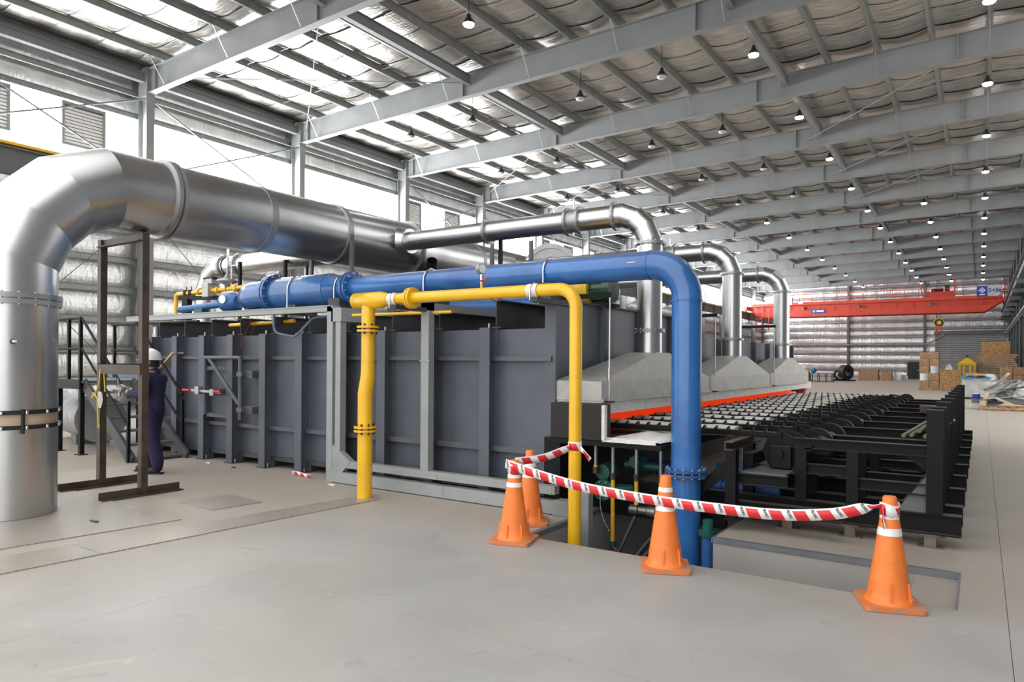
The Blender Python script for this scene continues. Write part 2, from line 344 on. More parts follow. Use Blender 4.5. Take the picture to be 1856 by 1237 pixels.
# ---- checkered cover plates
def plate(name,pts,label,grp=None):
    n=len(pts); v=[(x,y,.001) for x,y in pts]+[(x,y,.009) for x,y in pts]
    return one(name,MB().add(v,[tuple(range(n,2*n)),tuple(range(n))[::-1]]+[(i,(i+1)%n,n+(i+1)%n,n+i) for i in range(n)]),'checker',label,'floor plate',grp)
ex=lambda y:-6.01+(y-2.18)*.068 if y<9 else -5.76
ix=lambda y:-6.5+(y-2.6)*.13
ys=[.6,2.875,4.71,5.86]
for i,lb in enumerate(('long dusty checkered plate strip along the trench cover, below the duct base','checkered plate strip section with a seam either end, in front of the steel stand','short checkered plate strip ending at the yellow riser pipe')):
    y0,y1=ys[i]+.004,ys[i+1]-.004; plate('checker_plate',[(ix(y0),y0),(ex(y0),y0),(ex(y1),y1),(ix(y1)-.0,y1)],lb)
plate('checker_plate',[(-9.75,1.2),(-6.95,1.2),(-6.62,3.95),(-9.75,4.1)],'wide checkered plate area around the base of the big silver duct')
plate('checker_plate',[(-7.44,4.42),(-6.78,4.38),(-6.7,4.95),(-7.44,5.02)],'small separate square checkered plate set in the concrete')
# ---- ceiling: sagging foil sheets over the purlins
PX=[-22.3,-21,-19.35,-17.75,-16.15,-14.62,-13.1,-11.45,-10.0,-8.5,-7.0,-5.5,-4.08,-2.67,-1.25,.17,1.6,2.7]
cl=struct('ceiling',MB().box(-23,3.2,5,YB+.3,11.72,11.74),'foil_gap','silver foil insulated roof underside')
us=[];
for a_,b_ in zip(PX[:-1],PX[1:]): us+=[a_+(b_-a_)*k/5 for k in range(5)]
us.append(PX[-1])
def sagf(x):
    for a_,b_ in zip(PX[:-1],PX[1:]):
        if a_<=x<=b_: t=(x-a_)/(b_-a_); return 4*t*(1-t)
    return 0
sheets=[]
for v in range(5):
    mb=MB(); W=1.22; rnd=random.Random(v); am=[.06+.05*abs(math.sin(q*2.3)) for q in range(8)]; dz=rnd.uniform(0,.012)
    def fn(i,j,mb=mb,am=am,dz=dz):
        x=us[round(i*(len(us)-1))]; y=j*W; return V((x,y,zr(x)+.235-sagf(x)*(am[int(abs(x))%8])-.02*(1-j)-dz*sagf(x)+.012*math.sin(math.pi*j)*math.sin(x*1.3+j*5)))
    mb.grid(fn,len(us)-1,4); sheets.append(mb.mesh('foil_sheet','foil_roof'))
k=0; y=5.5
while y<YB:
    o=bpy.data.objects.new('foil_sheet',sheets[k%5]); COL.objects.link(o); o.parent=cl; o.location=V((0,y,0))-wl(cl); k+=1; y+=1.2
# ---- rafters
raf=E('roof_rafter','long grey steel I-beam rafter spanning the roof crosswise',"beam",(0,0,0),'roof rafters')
mb=MB(); p0,p1=V((-22.2,0,zr(-22.2)-.39)),V((2.3,0,zr(2.3)-.39)); mb.ibeam(p0,p1,.78,.22,.02,.025); part('beam',mb,'struct_grey',raf)
for x in (-21.6,-14.05,-6.3,-.6):
    part('stiffener',MB().box(x-.012,x+.012,-.1,.1,zr(x)-.76,zr(x)-.02),'struct_grey',raf)
for i,x in enumerate(PX[1:-1]):
    if i%2==0: part('fly_brace',MB().bar((x-.02,-.62,zr(x)+.05),(x-.02,-.11,zr(x)-.73),.04,.01),'zinc_purlin',raf); part('cleat',MB().box(x-.12,x-.1,-.06,.06,zr(x),zr(x)+.18),'zinc_purlin',raf)
for i,y in enumerate(FR):
    if i==0: raf.location.y=y; WL[raf]=V((0,y,0))
    else: copy_tree(raf,(0,y,0))
# ---- purlins
for x in PX[1:-1]:
    one('roof_purlin',MB().prism([(-.075,-.1),(.0,-.1),(.0,.09),(.07,.09),(.07,.1),(-.01,.1),(-.01,-.09),(-.075,-.09)],(x,5.6,zr(x)+.1),(x,YB,zr(x)+.1)),'zinc_purlin','galvanised Z-purlin running the length of the roof under the foil','purlin','roof purlins')
for x in (-13.8,-5.35):
    st=E('roof_strut','deep grey strut beam tied between two rafters below the purlins','beam',(x,0,0),'roof struts')
    part('web',MB().ibeam((x,.12,zr(x)-.28),(x,5.88,zr(x)-.28),.32,.17,.012,.016),'struct_grey',st); part('end_plate',MB().box(x-.09,x+.09,5.86,5.9,zr(x)-.45,zr(x)-.1),'struct_grey',st)
    for i,y in enumerate(FR[:-1]):
        if i==0: st.location.y=y
        else: copy_tree(st,(x,y,0))
# sag rods between purlins
for y in (13.6,16.3,19.8,22,25.8,28,32,38):
    mb=MB()
    for a_,b_ in zip(PX[1:-2],PX[2:-1]): mb.bar((a_,y,zr(a_)+.06),(b_,y,zr(b_)+.06),.016,.016)
    one('sag_rod',mb,'zinc_purlin','thin sag rod line crossing the purlins','rod','roof sag rods')
def rod(name,p,q,r,mt,lb,cat,grp=None): return one(name,MB().tube([p,q],r,6),mt,lb,cat,grp)
for y in (12,24,30):
    rod('roof_brace',(-21.8,y,10.55),(-14,y+6,10.7),.014,'struct_grey','thin diagonal tie rod under the roof','rod','roof brace rods'); rod('roof_brace',(-21.8,y+6,10.5),(-14,y,10.75),.014,'struct_grey','thin diagonal tie rod under the roof','rod','roof brace rods')
for y in (24,30,36): rod('roof_brace',(-6,y+6,10.6),(0,y,10.85),.014,'struct_grey','thin diagonal tie rod under the roof','rod','roof brace rods')
# ---- left columns, right columns
col=E('steel_column','grey steel I-column against the bright window wall','column',(XL,0,0),'left wall columns')
part('shaft',MB().ibeam((XL-.05,0,0),(XL-.05,0,10.1),.5,.26,.014,.02,up=(1,0,0)),'struct_grey',col); part('base_plate',MB().box(XL-.35,XL+.25,-.2,.2,0,.03),'struct_grey',col)
part('knee_plate',MB().box(XL-.3,XL+.22,-.13,.13,10.0,10.9),'struct_grey',col)
part('crane_bracket',MB().add([(XL+.2,-.08,6.42),(XL+1.2,-.08,6.42),(XL+1.2,-.08,6.3),(XL+.2,-.08,5.9),(XL+.2,.08,6.42),(XL+1.2,.08,6.42),(XL+1.2,.08,6.3),(XL+.2,.08,5.9)],[(0,1,2,3),(7,6,5,4),(0,4,5,1),(1,5,6,2),(2,6,7,3),(3,7,4,0)]),'struct_grey',col)
for i,y in enumerate(FR):
    if i==0: col.location.y=y
    else: copy_tree(col,(XL,y,0))
XR=2.35
colr=E('steel_column','dark grey steel column on the right side carrying the crane runway','column',(XR,0,0),'right side columns')
part('shaft',MB().ibeam((XR+.1,0,0),(XR+.1,0,10.5),.45,.26,.014,.02,up=(1,0,0)),'struct_dark',colr); part('base_plate',MB().box(XR-.2,XR+.4,-.2,.2,0,.03),'struct_dark',colr)
part('crane_bracket',MB().box(XR-.75,XR,-.1,.1,6.2,6.48),'struct_dark',colr)
for i,y in enumerate(FR[7:]):
    if i==0: colr.location.y=y
    else: copy_tree(colr,(XR,y,0))
# ---- crane runways
rl=E('crane_runway','dark grey crane runway beam with yellow conductor bar along the window wall','runway beam',(-21.2,6,6.45))
part('beam',MB().ibeam((-21.2,5.6,6.8),(-21.2,YB-.5,6.8),.7,.3,.02,.03),'struct_dark',rl); part('rail',MB().bar((-21.2,5.6,7.2),(-21.2,YB-.5,7.2),.06,.1),'black_steel',rl); part('conductor_bar',MB().bar((-20.98,5.6,7.22),(-20.98,YB-.5,7.22),.06,.07),'yellow',rl,'yellow conductor bar')
for y in range(6,90,3): part('stiffener',MB().box(-21.34,-21.06,y-.01,y+.01,6.5,7.1),'struct_dark',rl)
rr=E('crane_runway','dark grey crane runway beam on the columns at the right with a walkway truss','runway beam',(1.9,20,6.45))
part('beam',MB().ibeam((1.85,30,6.85),(1.85,YB-.5,6.85),.75,.32,.02,.03),'struct_dark',rr); part('rail',MB().bar((1.85,30,7.28),(1.85,YB-.5,7.28),.06,.1),'black_steel',rr)
mb=MB().bar((2.0,30,4.95),(2.0,YB-1,4.95),.05,.08).bar((2.22,30,4.95),(2.22,YB-1,4.95),.05,.08)
part('cable_ladder',mb,'galv_dull',rr)
for i in range(118): part('rung',MB().bar((2.0,30.2+i*.5,4.95),(2.22,30.2+i*.5,4.95),.03,.03),'galv_dull',rr)
# ---- left wall
wall=struct('wall_left',MB().box(-22.85,-22.8,5,YB+.2,0,7.15).box(-22.85,-22.8,5,YB+.2,9.4,11.7),'foil_gap','left hall wall clad in silver foil insulation')
GZ=[.0,.95,1.9,2.85,3.8,4.75,5.7,6.4,7.1]
def pillow(w,h,bulge,axis,seed,mt='foil_wall'):
    rnd=random.Random(seed); mb=MB(); ph=rnd.uniform(0,6); nx=max(6,int(w/.4))
    def fn(i,j):
        b=bulge*(math.sin(math.pi*j)**.6)*(.8+.2*math.cos(i*w/1.2*2*math.pi))+.012*math.sin(i*w*5+ph)*math.sin(math.pi*j)
        return V((b,i*w,j*h)) if axis=='x' else V((i*w,-b,j*h))
    return mb.grid(fn,nx,6).mesh('foil_panel',mt)
def put(me,name,parent,loc):
    o=bpy.data.objects.new(name,me); COL.objects.link(o); o.parent=parent; o.location=V(loc)-wl(parent); return o
pm={(h,s):pillow(5.96,h,.09,'x',s) for h in (.95,.7) for s in range(3)}
for y in FR:
    for z0,z1 in zip(GZ[:-1],GZ[1:]): put(pm[(.95 if z1-z0>.8 else .7,random.randrange(3))],'foil_panel',wall,(-22.78,y+.02,z0))
    for z0 in (9.42,10.15): put(pm[(.7,random.randrange(3))],'foil_panel',wall,(-22.78,y+.02,z0))
for z in GZ[1:]+[9.4,10.12]: part('girt',MB().chan((-22.6,5.6,z),(-22.6,YB,z),.18,.08,.01),'zinc_purlin',wall)
for y in FR: one('eave_strut',MB().ibeam((-22.15,y+.16,10.55),(-22.15,min(y+5.84,YB-.2),10.55),.28,.2).chan((-22.4,y+.16,10.85),(-22.4,min(y+5.84,YB-.2),10.85),.2,.1),'struct_grey','grey eave beam between two columns along the top of the window wall','beam','eave beams')
# clerestory windows, one per bay, in translucent sheet
for i,y in enumerate(FR):
    o=struct('window_%d'%(i+1),MB().grid(lambda a,b,y=y:V((-22.74+.02*math.cos(a*60*math.pi),y+.1+a*5.8,7.2+b*2.15)),120,1),'clerestory','glowing white translucent clerestory sheet')
lv=E('louver_vent','white slatted louver vent in a grey frame set in the bright window strip','vent',(-22.5,0,7.97),'wall louvers')
part('frame',MB().box(-22.6,-22.48,-.62,-.55,7.95,9.25).box(-22.6,-22.48,.55,.62,7.95,9.25).box(-22.6,-22.48,-.55,.55,7.95,8.03).box(-22.6,-22.48,-.55,.55,9.15,9.25).box(-22.62,-22.6,-.55,.55,8.0,9.2),'struct_grey',lv)
for k in range(11): part('slat',MB().bar((-22.54,-.55,8.07+k*.1),(-22.54,.55,8.07+k*.1),.02,.08,up=(-.35,0,1)),'print_white',lv)
for i,y in enumerate((7.7,10.25,24.9,27.9,37,40)):
    if i==0: lv.location.y=y
    else: copy_tree(lv,(-22.5,y,7.97))
for y in (6,12,24,36):
    rod('wall_brace',(-22.1,y+.1,9.9),(-22.1,y+5.9,7.3),.03,'struct_grey','diagonal brace bar across the bright window strip','brace','wall brace bars'); rod('wall_brace',(-22.1,y+5.9,9.9),(-22.1,y+.1,7.5),.03,'struct_grey','diagonal brace bar across the bright window strip','brace','wall brace bars')
for y in (6,12): rod('wall_brace',(-22.2,y+.2,.5),(-22.2,y+5.8,6.2),.012,'struct_dark','thin diagonal wall tie rod over silver foil','brace','lower wall tie rods'); rod('wall_brace',(-22.2,y+5.8,.5),(-22.2,y+.2,6.2),.012,'struct_dark','thin diagonal wall tie rod over silver foil','brace','lower wall tie rods')
# ---- back wall
bw=struct('wall_back',MB().box(-23,3.4,YB+.1,YB+.15,0,11.8),'foil_gap','far end wall clad in quilted silver foil')
BX=[-22.6,-20.4,-12.9,-5.2,-4.1,2.0,3.2]; z=0; rows=[.0,.95,1.9,2.85,3.8,4.8,5.65,6.55,7.5,8.5,9.5,10.5,11.3]
for i,(x0,x1) in enumerate(zip(BX[:-1],BX[1:])):
    cache={}
    for z0,z1 in zip(rows[:-1],rows[1:]):
        if i==4 and z1<5: continue
        h=round(z1-z0,2); cx0=x0
        if i==2 and z0<1.9:
            if (h,'d') not in cache: cache[(h,'d')]=pillow(5.95,h,.12,'y',i*9+1,'foil_back')
            put(cache[(h,'d')],'foil_panel',bw,(x0+.05,YB+.06,z0)); continue
        if h not in cache: cache[h]=pillow(x1-x0-.06,h,.12,'y',i*9,'foil_back')
        put(cache[h],'foil_panel',bw,(x0+.03,YB+.06,z0))
for z in rows[1:]:
    if z<5: part('girt',MB().box(-22.6,-5.2 if z>2 else -6.95,YB-.12,YB-.02,z-.06,z+.06),'zinc_purlin',bw); part('girt',MB().box(2.05,3.2,YB-.12,YB-.02,z-.06,z+.06),'zinc_purlin',bw)
    else: part('girt',MB().box(-22.6,3.2,YB-.12,YB-.02,z-.06,z+.06),'zinc_purlin',bw)
for x in (-20.4,-12.9,-5.2): one('steel_column',MB().ibeam((x,YB-.28,0),(x,YB-.28,10.9),.34,.24,.014,.02,up=(0,1,0)),'struct_dark','dark steel wind column against the far foil wall','column','far wall columns')
d1=struct('door_1',MB().box(-6.84,-5.72,YB-.1,YB-.04,.02,1.95),'door_black','plain black single door in the far wall')
part('door_frame',MB().box(-6.93,-6.84,YB-.12,YB-.02,0,2.05).box(-5.72,-5.63,YB-.12,YB-.02,0,2.05).box(-6.84,-5.72,YB-.12,YB-.02,1.95,2.05),'struct_grey',d1); part('handle',MB().box(-5.9,-5.78,YB-.16,YB-.1,1.0,1.04),'chrome',d1)
d2=struct('door_2',MB().box(-4.1,2.0,YB-.02,YB+.02,0,4.95),'foil_gap','large grey roller shutter door in the far wall')
sl=MB().prism([(0,0),(.05,.02),(.06,.1),(.05,.18),(0,.2)],(-4.1,YB-.03,0),(2.0,YB-.03,0)).mesh('slat','roller_shutter')
for i in range(24): put(sl,'slat',d2,(0,0,.05+i*.205))
part('lintel_box',MB().box(-4.3,2.2,YB-.5,YB-.05,4.95,5.35),'struct_dark',d2); part('side_rail',MB().box(-4.2,-4.08,YB-.15,YB,0,5),'struct_grey',d2); part('side_rail',MB().box(1.98,2.1,YB-.15,YB,0,5),'struct_grey',d2)
# ---- right side walls (an open bay between Y=16.5 and Y=45 lets daylight in)
wr=struct('wall_right',MB().box(3.15,3.2,45,YB+.2,0,11.7).box(3.15,3.2,-1,16.5,0,11.7),'struct_dark','dark grey sheet wall on the right side')
for z in (1.2,2.4,3.6,4.8,6,7.2): part('girt',MB().box(2.95,3.12,45,YB,z-.08,z+.08),'zinc_purlin',wr)
# ---- high bay lamps
def lamp(lit):
    e=E('high_bay_lamp','lit round high-bay lamp hanging on a thin rod' if lit else 'unlit black high-bay lamp hanging on a thin rod','lamp',(0,0,0),'lit high-bay lamps' if lit else 'unlit high-bay lamps')
    part('housing',MB().lathe([(.0,.26),(.05,.25),(.065,.17),(.15,.04),(.165,-.005),(.14,.0)],n=18),'lamp_black',e)
    part('lens',MB().lathe([(.14,.0),(.13,-.04),(.08,-.06),(.0,-.068)],n=18),'lamp_on' if lit else 'lamp_off',e)
    part('hanger',MB().tube([(0,0,.24),(0,0,1.0)],.01,6),'lamp_black',e)
    return e
LL={True:None,False:None}
for row,(x,y0,cnt,litf) in enumerate(((.12,14.5,13,lambda i:True),(-2.62,44,8,lambda i:True),(-5.4,14.2,13,lambda i:True),(-8.1,20.1,4,lambda i:False),(-10.95,14.2,13,lambda i:i==0 or i>4),(-15.15,19.9,5,lambda i:False),(-18,19.8,5,lambda i:False))):
    for i in range(cnt):
        lit=litf(i); loc=(x,y0+i*6,zr(x)-.78+.02*(x+22)/22)
        if LL[lit] is None: LL[lit]=lamp(lit); LL[lit].location=loc; WL[LL[lit]]=V(loc)
        else: copy_tree(LL[lit],loc)
# ================================================================== FURNACE
F=E('industrial_furnace','long dark grey steel industrial furnace with ribbed front and glowing side slot','furnace',(-8,12,0))
CX=[-12.0,-11.23,-10.45,-9.69,-8.89,-8.07,-7.26,-6.45,-5.65,-4.79]
part('casing',MB().box(-12.1,-4.06,6.8,18.3,.12,1.96),'furnace_dark',F)
for i,x in enumerate(CX):
    x1=CX[i+1] if i<9 else -3.95
    p=part('wall_panel',MB().box(x+.012,x1-.012,6.74,6.79,.13,1.985),'furnace_grey',F)
    part('weld_bead',MB().box(x+.06,x+.066,6.733,6.74,.2,1.9),'furnace_dark',p)
    part('girt',MB().box(x+.012,x1-.012,6.67,6.74,1.655,1.667).box(x+.012,x1-.012,6.67,6.68,1.615,1.655),'furnace_grey',F); part('girt',MB().box(x+.012,x1-.012,6.66,6.74,.603,.615).box(x+.012,x1-.012,6.66,6.67,.56,.603),'furnace_grey',F)
    part('sill',MB().box(x,x1,6.70,6.74,.10,.16),'furnace_dark',F)
    part('buckstay',MB().ibeam((x,6.645,0.012),(x,6.645,2.0),.19,.145,.012,.014,up=(0,1,0)),'furnace_grey',F)
    part('base_plate',MB().box(x-.1,x+.1,6.53,6.76,0,.012),'furnace_dark',F)
    part('anchor_bolt',MB().tube([(x+.085,6.6,0),(x+.085,6.6,.07)],.012,6).tube([(x+.03,6.6,1.99),(x+.03,6.6,2.05)],.012,6),'bolt',F)
    h=.33 if i==9 else .26
    part('roof_beam',MB().ibeam((x+.06,6.7,2.0+h/2),(x+.06,11.5,2.0+h/2),h,.13,.012,.014),'furnace_dark',F)
    part('leg_web',MB().box(x-.05,x+.05,6.8,7.2,0,.14),'furnace_dark',F)
part('roof_plate',MB().box(-12.1,-4.0,6.8,18.3,1.96,1.985),'furnace_dark',F)
part('left_wall',MB().box(-12.16,-12.1,6.75,18.3,.0,2.2),'furnace_grey',F)
# right side casing above the hoods
for i in range(10):
    y0=6.74+i*1.16; y1=y0+1.15
    part('side_panel',MB().box(-3.99,-3.95,y0,y1,1.18,2.05 if i>3 else 2.3),'furnace_grey',F)
    part('side_rib',MB().box(-3.95,-3.87 if i else -3.9,y1-.04,y1+.01,1.4,2.05 if i>3 else 2.3),'furnace_grey',F)
part('corner_upstand',MB().box(-4.06,-3.92,6.7,6.76,.13,2.3),'furnace_grey',F)
part('top_cap',MB().box(-4.12,-3.9,6.7,11.3,2.3,2.315),'furnace_dark',F)
# slot: refractory lip, red-hot recess, lower casing
part('hot_slot',MB().box(-4.04,-3.86,6.9,18.0,.86,1.06),'hot_glow',F,'red-hot glowing furnace slot')
part('upper_lip',MB().box(-3.98,-3.38,6.74,17.9,1.045,1.188),'white_fibre',F,'white ceramic fibre lip over the slot')
part('hearth',MB().box(-4.0,-3.66,6.8,17.9,.74,.87),'dark_red',F)
part('lower_side',MB().box(-4.0,-3.9,6.78,18.2,-.18,.78),'black_matte',F)
eb=part('slot_end_box',MB().bevbox(-3.86,-3.25,6.5,6.72,.79,1.17,.008),'black_matte',F,'black steel end box of the slot'); part('fibre_edge',MB().box(-3.25,-3.215,6.5,6.56,.8,1.16),'white_fibre',eb)
part('hearth_plate',MB().box(-3.92,-2.6,6.5,8.35,.735,.785),'black_steel',F)
part('lower_frame',MB().box(-3.95,-3.75,6.52,6.74,.0,.79).box(-3.9,-2.1,6.95,7.02,-.05,.12),'black_steel',F)
# inspection door with its hinge frame and clamps
dr=part('inspection_door',MB().box(-10.42,-9.66,6.6,6.74,.69,.75).box(-10.42,-9.66,6.6,6.74,1.44,1.5).box(-10.42,-10.36,6.6,6.74,.75,1.44).box(-9.80,-9.66,6.56,6.74,.75,1.44).box(-10.36,-9.8,6.68,6.73,.75,1.44),'furnace_grey',F,'square inspection door with clamp handles')
Yc=6.46
part('hinge_frame',MB().tube([(-10.24,Yc,1.64),(-9.25,Yc,1.64)],.03,10).tube([(-9.28,Yc,1.67),(-9.28,Yc,.70)],.034,10).tube([(-10.2,Yc,1.64),(-10.2,Yc,.74)],.028,10).tube([(-10.08,Yc,1.62),(-9.31,Yc,.93)],.03,10),'furnace_grey',dr)
for z in (1.39,.85): part('hinge',MB().box(-9.34,-9.05,6.5,6.74,z-.05,z+.05).box(-9.32,-9.2,6.42,6.5,z-.035,z+.035),'furnace_grey',dr)
part('clamp',MB().bar((-10.5,6.42,1.12),(-9.7,6.42,1.10),.03,.035).box(-10.35,-10.25,6.38,6.56,1.06,1.18).box(-9.95,-9.85,6.38,6.6,1.05,1.15),'galv_dull',dr)
for x in (-10.6,-9.78): part('clamp_handle',MB().tube([(x-.12,6.40,1.115),(x+.08,6.40,1.115)],.02,8),'red_plastic',dr,'red clamp handle')

# ---- hoods, rods and branch ducts
def hood():
    e=E('exhaust_hood','grey zinc exhaust hood tapering up to a duct on the furnace side','hood',(-3.65,0,1.2),'exhaust hoods')
    xa,xb=-3.95,-3.36; L=1.78; z0,z1,z2=1.19,1.40,1.735
    v=[(xa,-L,z0),(xb,-L,z0),(xb,L,z0),(xa,L,z0),(xa,-L,z1),(xb,-L,z1),(xb,L,z1),(xa,L,z1),(-3.75,-.22,z2),(xb-.02,-.22,z2),(xb-.02,.22,z2),(-3.75,.22,z2)]
    part('hood_shell',MB().add(v,[(0,1,5,4),(1,2,6,5),(2,3,7,6),(3,0,4,7),(4,5,9,8),(5,6,10,9),(6,7,11,10),(7,4,8,11),(8,9,10,11),(0,3,2,1)]),'hood_zinc',e)
    part('bottom_edge',MB().box(xb-.01,xb+.02,-L,L,z0-.015,z0+.02),'hood_zinc',e)
    t=part('tie_rod',MB().tube([(xb+.04,-L+.1,z0),(xb+.04,-L+.1,2.32)],.009,6),'chrome',e); part('turnbuckle',MB().tube([(xb+.04,-L+.1,1.42),(xb+.04,-L+.1,1.54)],.018,8),'bolt',t)
    part('rod_bracket',MB().box(xb-.02,xb+.08,-L+.04,-L+.16,z0-.015,z0).bar((-3.95,-L+.1,2.33),(xb+.07,-L+.1,2.33),.04,.05),'black_steel',e)
    return e
def gore(c,r,a0,a1,n,u,w):
    """mitre points of a segmented elbow: centre c, radius r, from a0 to a1 degrees in the plane spanned by u,w"""
    st=(a1-a0)/n; out=[]
    for k in range(n):
        t=R(a0+(k+.5)*st); out.append(V(c)+(V(u)*math.cos(t)+V(w)*math.sin(t))*(r/math.cos(R(st/2))))
    return out
def segs(pts,r,name,mt,parent,n=24):
    """one smooth-sided, sharply mitred tube, each length its own part"""
    mb=MB().tube(pts,r,n,caps=False,split=True); m=len(pts)-1
    for i in range(m):
        q=MB(); q.v=mb.v[i*2*n:(i+1)*2*n]; q.f=[tuple(k-i*2*n for k in f) for f in mb.f[i*n:(i+1)*n]]; q.sm=[True]*n; part(name,q,mt,parent)
def branch():
    e=E('branch_duct','round galvanised duct rising from a hood and bending over to the main duct','duct',(-3.57,0,1.7),'branch ducts')
    x=-3.57; zt=3.56; r=.15; rb=.46
    part('stack',MB().tube([(x,0,1.72),(x,0,3.13)],.163,24),'galv',e)
    for z in (2.02,3.15): 
        g=part('flange',MB().ring((x,0,z),(0,0,1),.16,.2,.035,24),'galv_dull',e); part('bolts',MB().bolts((x,0,z),(0,0,1),.185,12,.008,.06),'bolt',g)
    c=(x-rb,0,zt-rb); mp=gore(c,rb,0,90,4,(1,0,0),(0,0,1))
    segs([V((x,0,3.13))]+mp+[V((x-rb-.04,0,zt))],r+.008,'elbow_segment','galv',e)
    part('run',MB().tube([(x-rb,0,zt),(-7.75,0,zt)],r,24),'galv',e)
    for xx in (x-rb-.02,-4.58,-4.77,-6.15): 
        g=part('flange',MB().ring((xx,0,zt),(1,0,0),r-.01,r+.045,.035,24),'galv_dull',e); part('bolts',MB().bolts((xx,0,zt),(1,0,0),r+.028,12,.007,.055),'bolt',g)
    part('hanger',MB().tube([(-4.68,-.02,zt-.2),(-4.68,-.02,zt+.3)],.012,6),'chrome',e); part('damper',MB().tube([(-4.77,0,zt),(-4.58,0,zt)],r+.012,20),'galv_dull',e)
    part('support_post',MB().bar((-6.0,.1,2.0),(-6.0,.1,zt-.12),.05,.05),'black_steel',e)
    part('collar',MB().tube([(-7.72,0,zt),(-7.95,0,zt)],[r+.01,.25],24,caps=False).ring((-7.72,0,zt),(1,0,0),r,r+.05,.03,24),'galv',e)
    return e
hd=hood(); br=branch()
for i,y in enumerate((8.5,12.1,15.7)):
    h=hd if i==0 else copy_tree(hd,(-3.65,y,1.2)); b=br if i==0 else copy_tree(br,(-3.57,y,1.7))
    if i==0: h.location.y=y; b.location.y=y
    nm=('standing next to the thick blue pipe','the middle one of the row','the farthest one, near the red bracket')[i]
    h['label']='grey zinc exhaust hood over the slot, '+nm; b['label']='round galvanised hood duct with elbow, '+nm
# ---- main duct
md=E('main_exhaust_duct','huge silver galvanised duct rising from the floor and turning along the furnace','duct',(-8.3,3.06,0))
X0,Y0,RD=-8.3,3.06,.44
part('riser',MB().tube([(X0,Y0,.012),(X0,Y0,.93)],RD,40),'galv',md)
part('fabric_joint',MB().tube([(X0,Y0,.91),(X0,Y0,1.09)],RD-.012,40,caps=False),'beige_wood',md,'beige flexible joint')
for z in (.92,1.07):
    g=part('clamp_ring',MB().ring((X0,Y0,z),(0,0,1),RD-.01,RD+.02,.04,40),'black_matte',md,'black clamp ring'); part('bolts',MB().bolts((X0,Y0,z),(1,0,0) if 0 else (0,0,1),RD+.022,14,.016,.03,8),'chrome',g)
part('riser',MB().tube([(X0,Y0,1.07),(X0,Y0,2.19)],RD,40),'galv',md)
g=part('flange',MB().ring((X0,Y0,2.17),(0,0,1),RD-.01,RD+.035,.05,40).ring((X0,Y0,2.23),(0,0,1),RD-.01,RD+.035,.05,40),'galv_dull',md); part('bolts',MB().bolts((X0,Y0,2.2),(0,0,1),RD+.02,20,.012,.13),'bolt',g)
q_=part('sensor',MB().tube([(X0+.40,Y0-.11,1.77),(X0+.47,Y0-.125,1.77)],.026,12),'brown_steel',md); part('sensor_tip',MB().tube([(X0+.47,Y0-.125,1.77),(X0+.53,Y0-.13,1.77)],.014,10),'white_tape',q_)
part('joint_strap',MB().tube([(X0+.452*math.cos(R(-4)),Y0+.452*math.sin(R(-4)),.86),(X0+.452*math.cos(R(-4)),Y0+.452*math.sin(R(-4)),1.1)],.018,8),'black_matte',md)
rb=1.2; c=(X0,Y0+rb,3.55-rb); mp=gore(c,rb,180,90,4,(0,1,0),(0,0,1))
segs([V((X0,Y0,2.2))]+mp+[V((X0,Y0+rb+.25,3.55))],RD,'elbow_segment','galv',md,40)
part('run',MB().tube([(X0,Y0+rb+.25,3.55),(X0,9.0,3.55)],RD,40),'galv',md); part('run',MB().tube([(X0,9.0,3.5),(X0,16.8,3.5)],.42,40),'galv',md)
for y in (4.65,4.72,9.0): part('flange',MB().ring((X0,y,3.55),(0,1,0),RD-.01,RD+.04,.045,40),'galv_dull',md)
for y in (6.0,10.8,12.9): part('seam_band',MB().ring((X0,y,3.55 if y<9 else 3.5),(0,1,0),(RD if y<9 else .42)-.005,(RD if y<9 else .42)+.006,.1,40),'galv_dull',md)
st=part('saddle_strap',MB().ring((X0,7.35,3.55),(0,1,0),RD-.005,RD+.02,.08,40),'galv_dull',md); [part('strut_post',MB().bar((X0+q,7.35,2.26),(X0+q,7.35,3.5),.05,.05),'struct_dark',st) for q in (.45,-.45)]
part('label_sticker',MB().grid(lambda a,b:V((X0+(RD+.003)*math.cos(R(52+b*9)),4.15+a*.12,3.55-.02+(RD+.003)*math.sin(R(52+b*9)))),2,3),'white_tape',md)
one('branch_stub',MB().tube(fillet([(X0+.3,9.15,3.12),(X0+.52,9.1,3.12),(X0+.66,8.95,3.3)],.08),.085,16,caps=False).disc((X0+.42,9.12,3.12),(1,-.2,0),.17,.02),'black_matte','short black open pipe elbow bolted on the main duct','pipe')
rd=E('rear_duct','galvanised duct elbow dropping behind the yellow valve train','duct',(-13.4,8.5,1.2)); c=(-12.75,8.5,2.85); mp=gore(c,.65,90,180,3,(1,0,0),(0,0,1))
segs([V((-12.6,8.5,3.5))]+mp+[V((-13.4,8.5,2.7))],.205,'elbow_segment','galv',rd,28); part('run',MB().tube([(-12.75,8.5,3.5),(-8.6,8.5,3.5)],.19,28),'galv',rd); part('drop',MB().tube([(-13.4,8.5,2.72),(-13.4,8.5,1.9)],.2,28),'galv',rd)
for x in (-12.7,-12.2): part('flange',MB().ring((x,8.5,3.5),(1,0,0),.18,.235,.05,28),'galv_dull',rd)
part('hanger',MB().bar((-12.35,8.3,3.25),(-12.35,8.3,3.8),.02,.04),'chrome',rd); part('support_post',MB().bar((-10.6,8.3,2.26),(-10.6,8.3,3.45),.05,.05).bar((-10.0,8.3,2.26),(-10.0,8.3,3.3),.04,.04),'black_steel',rd)
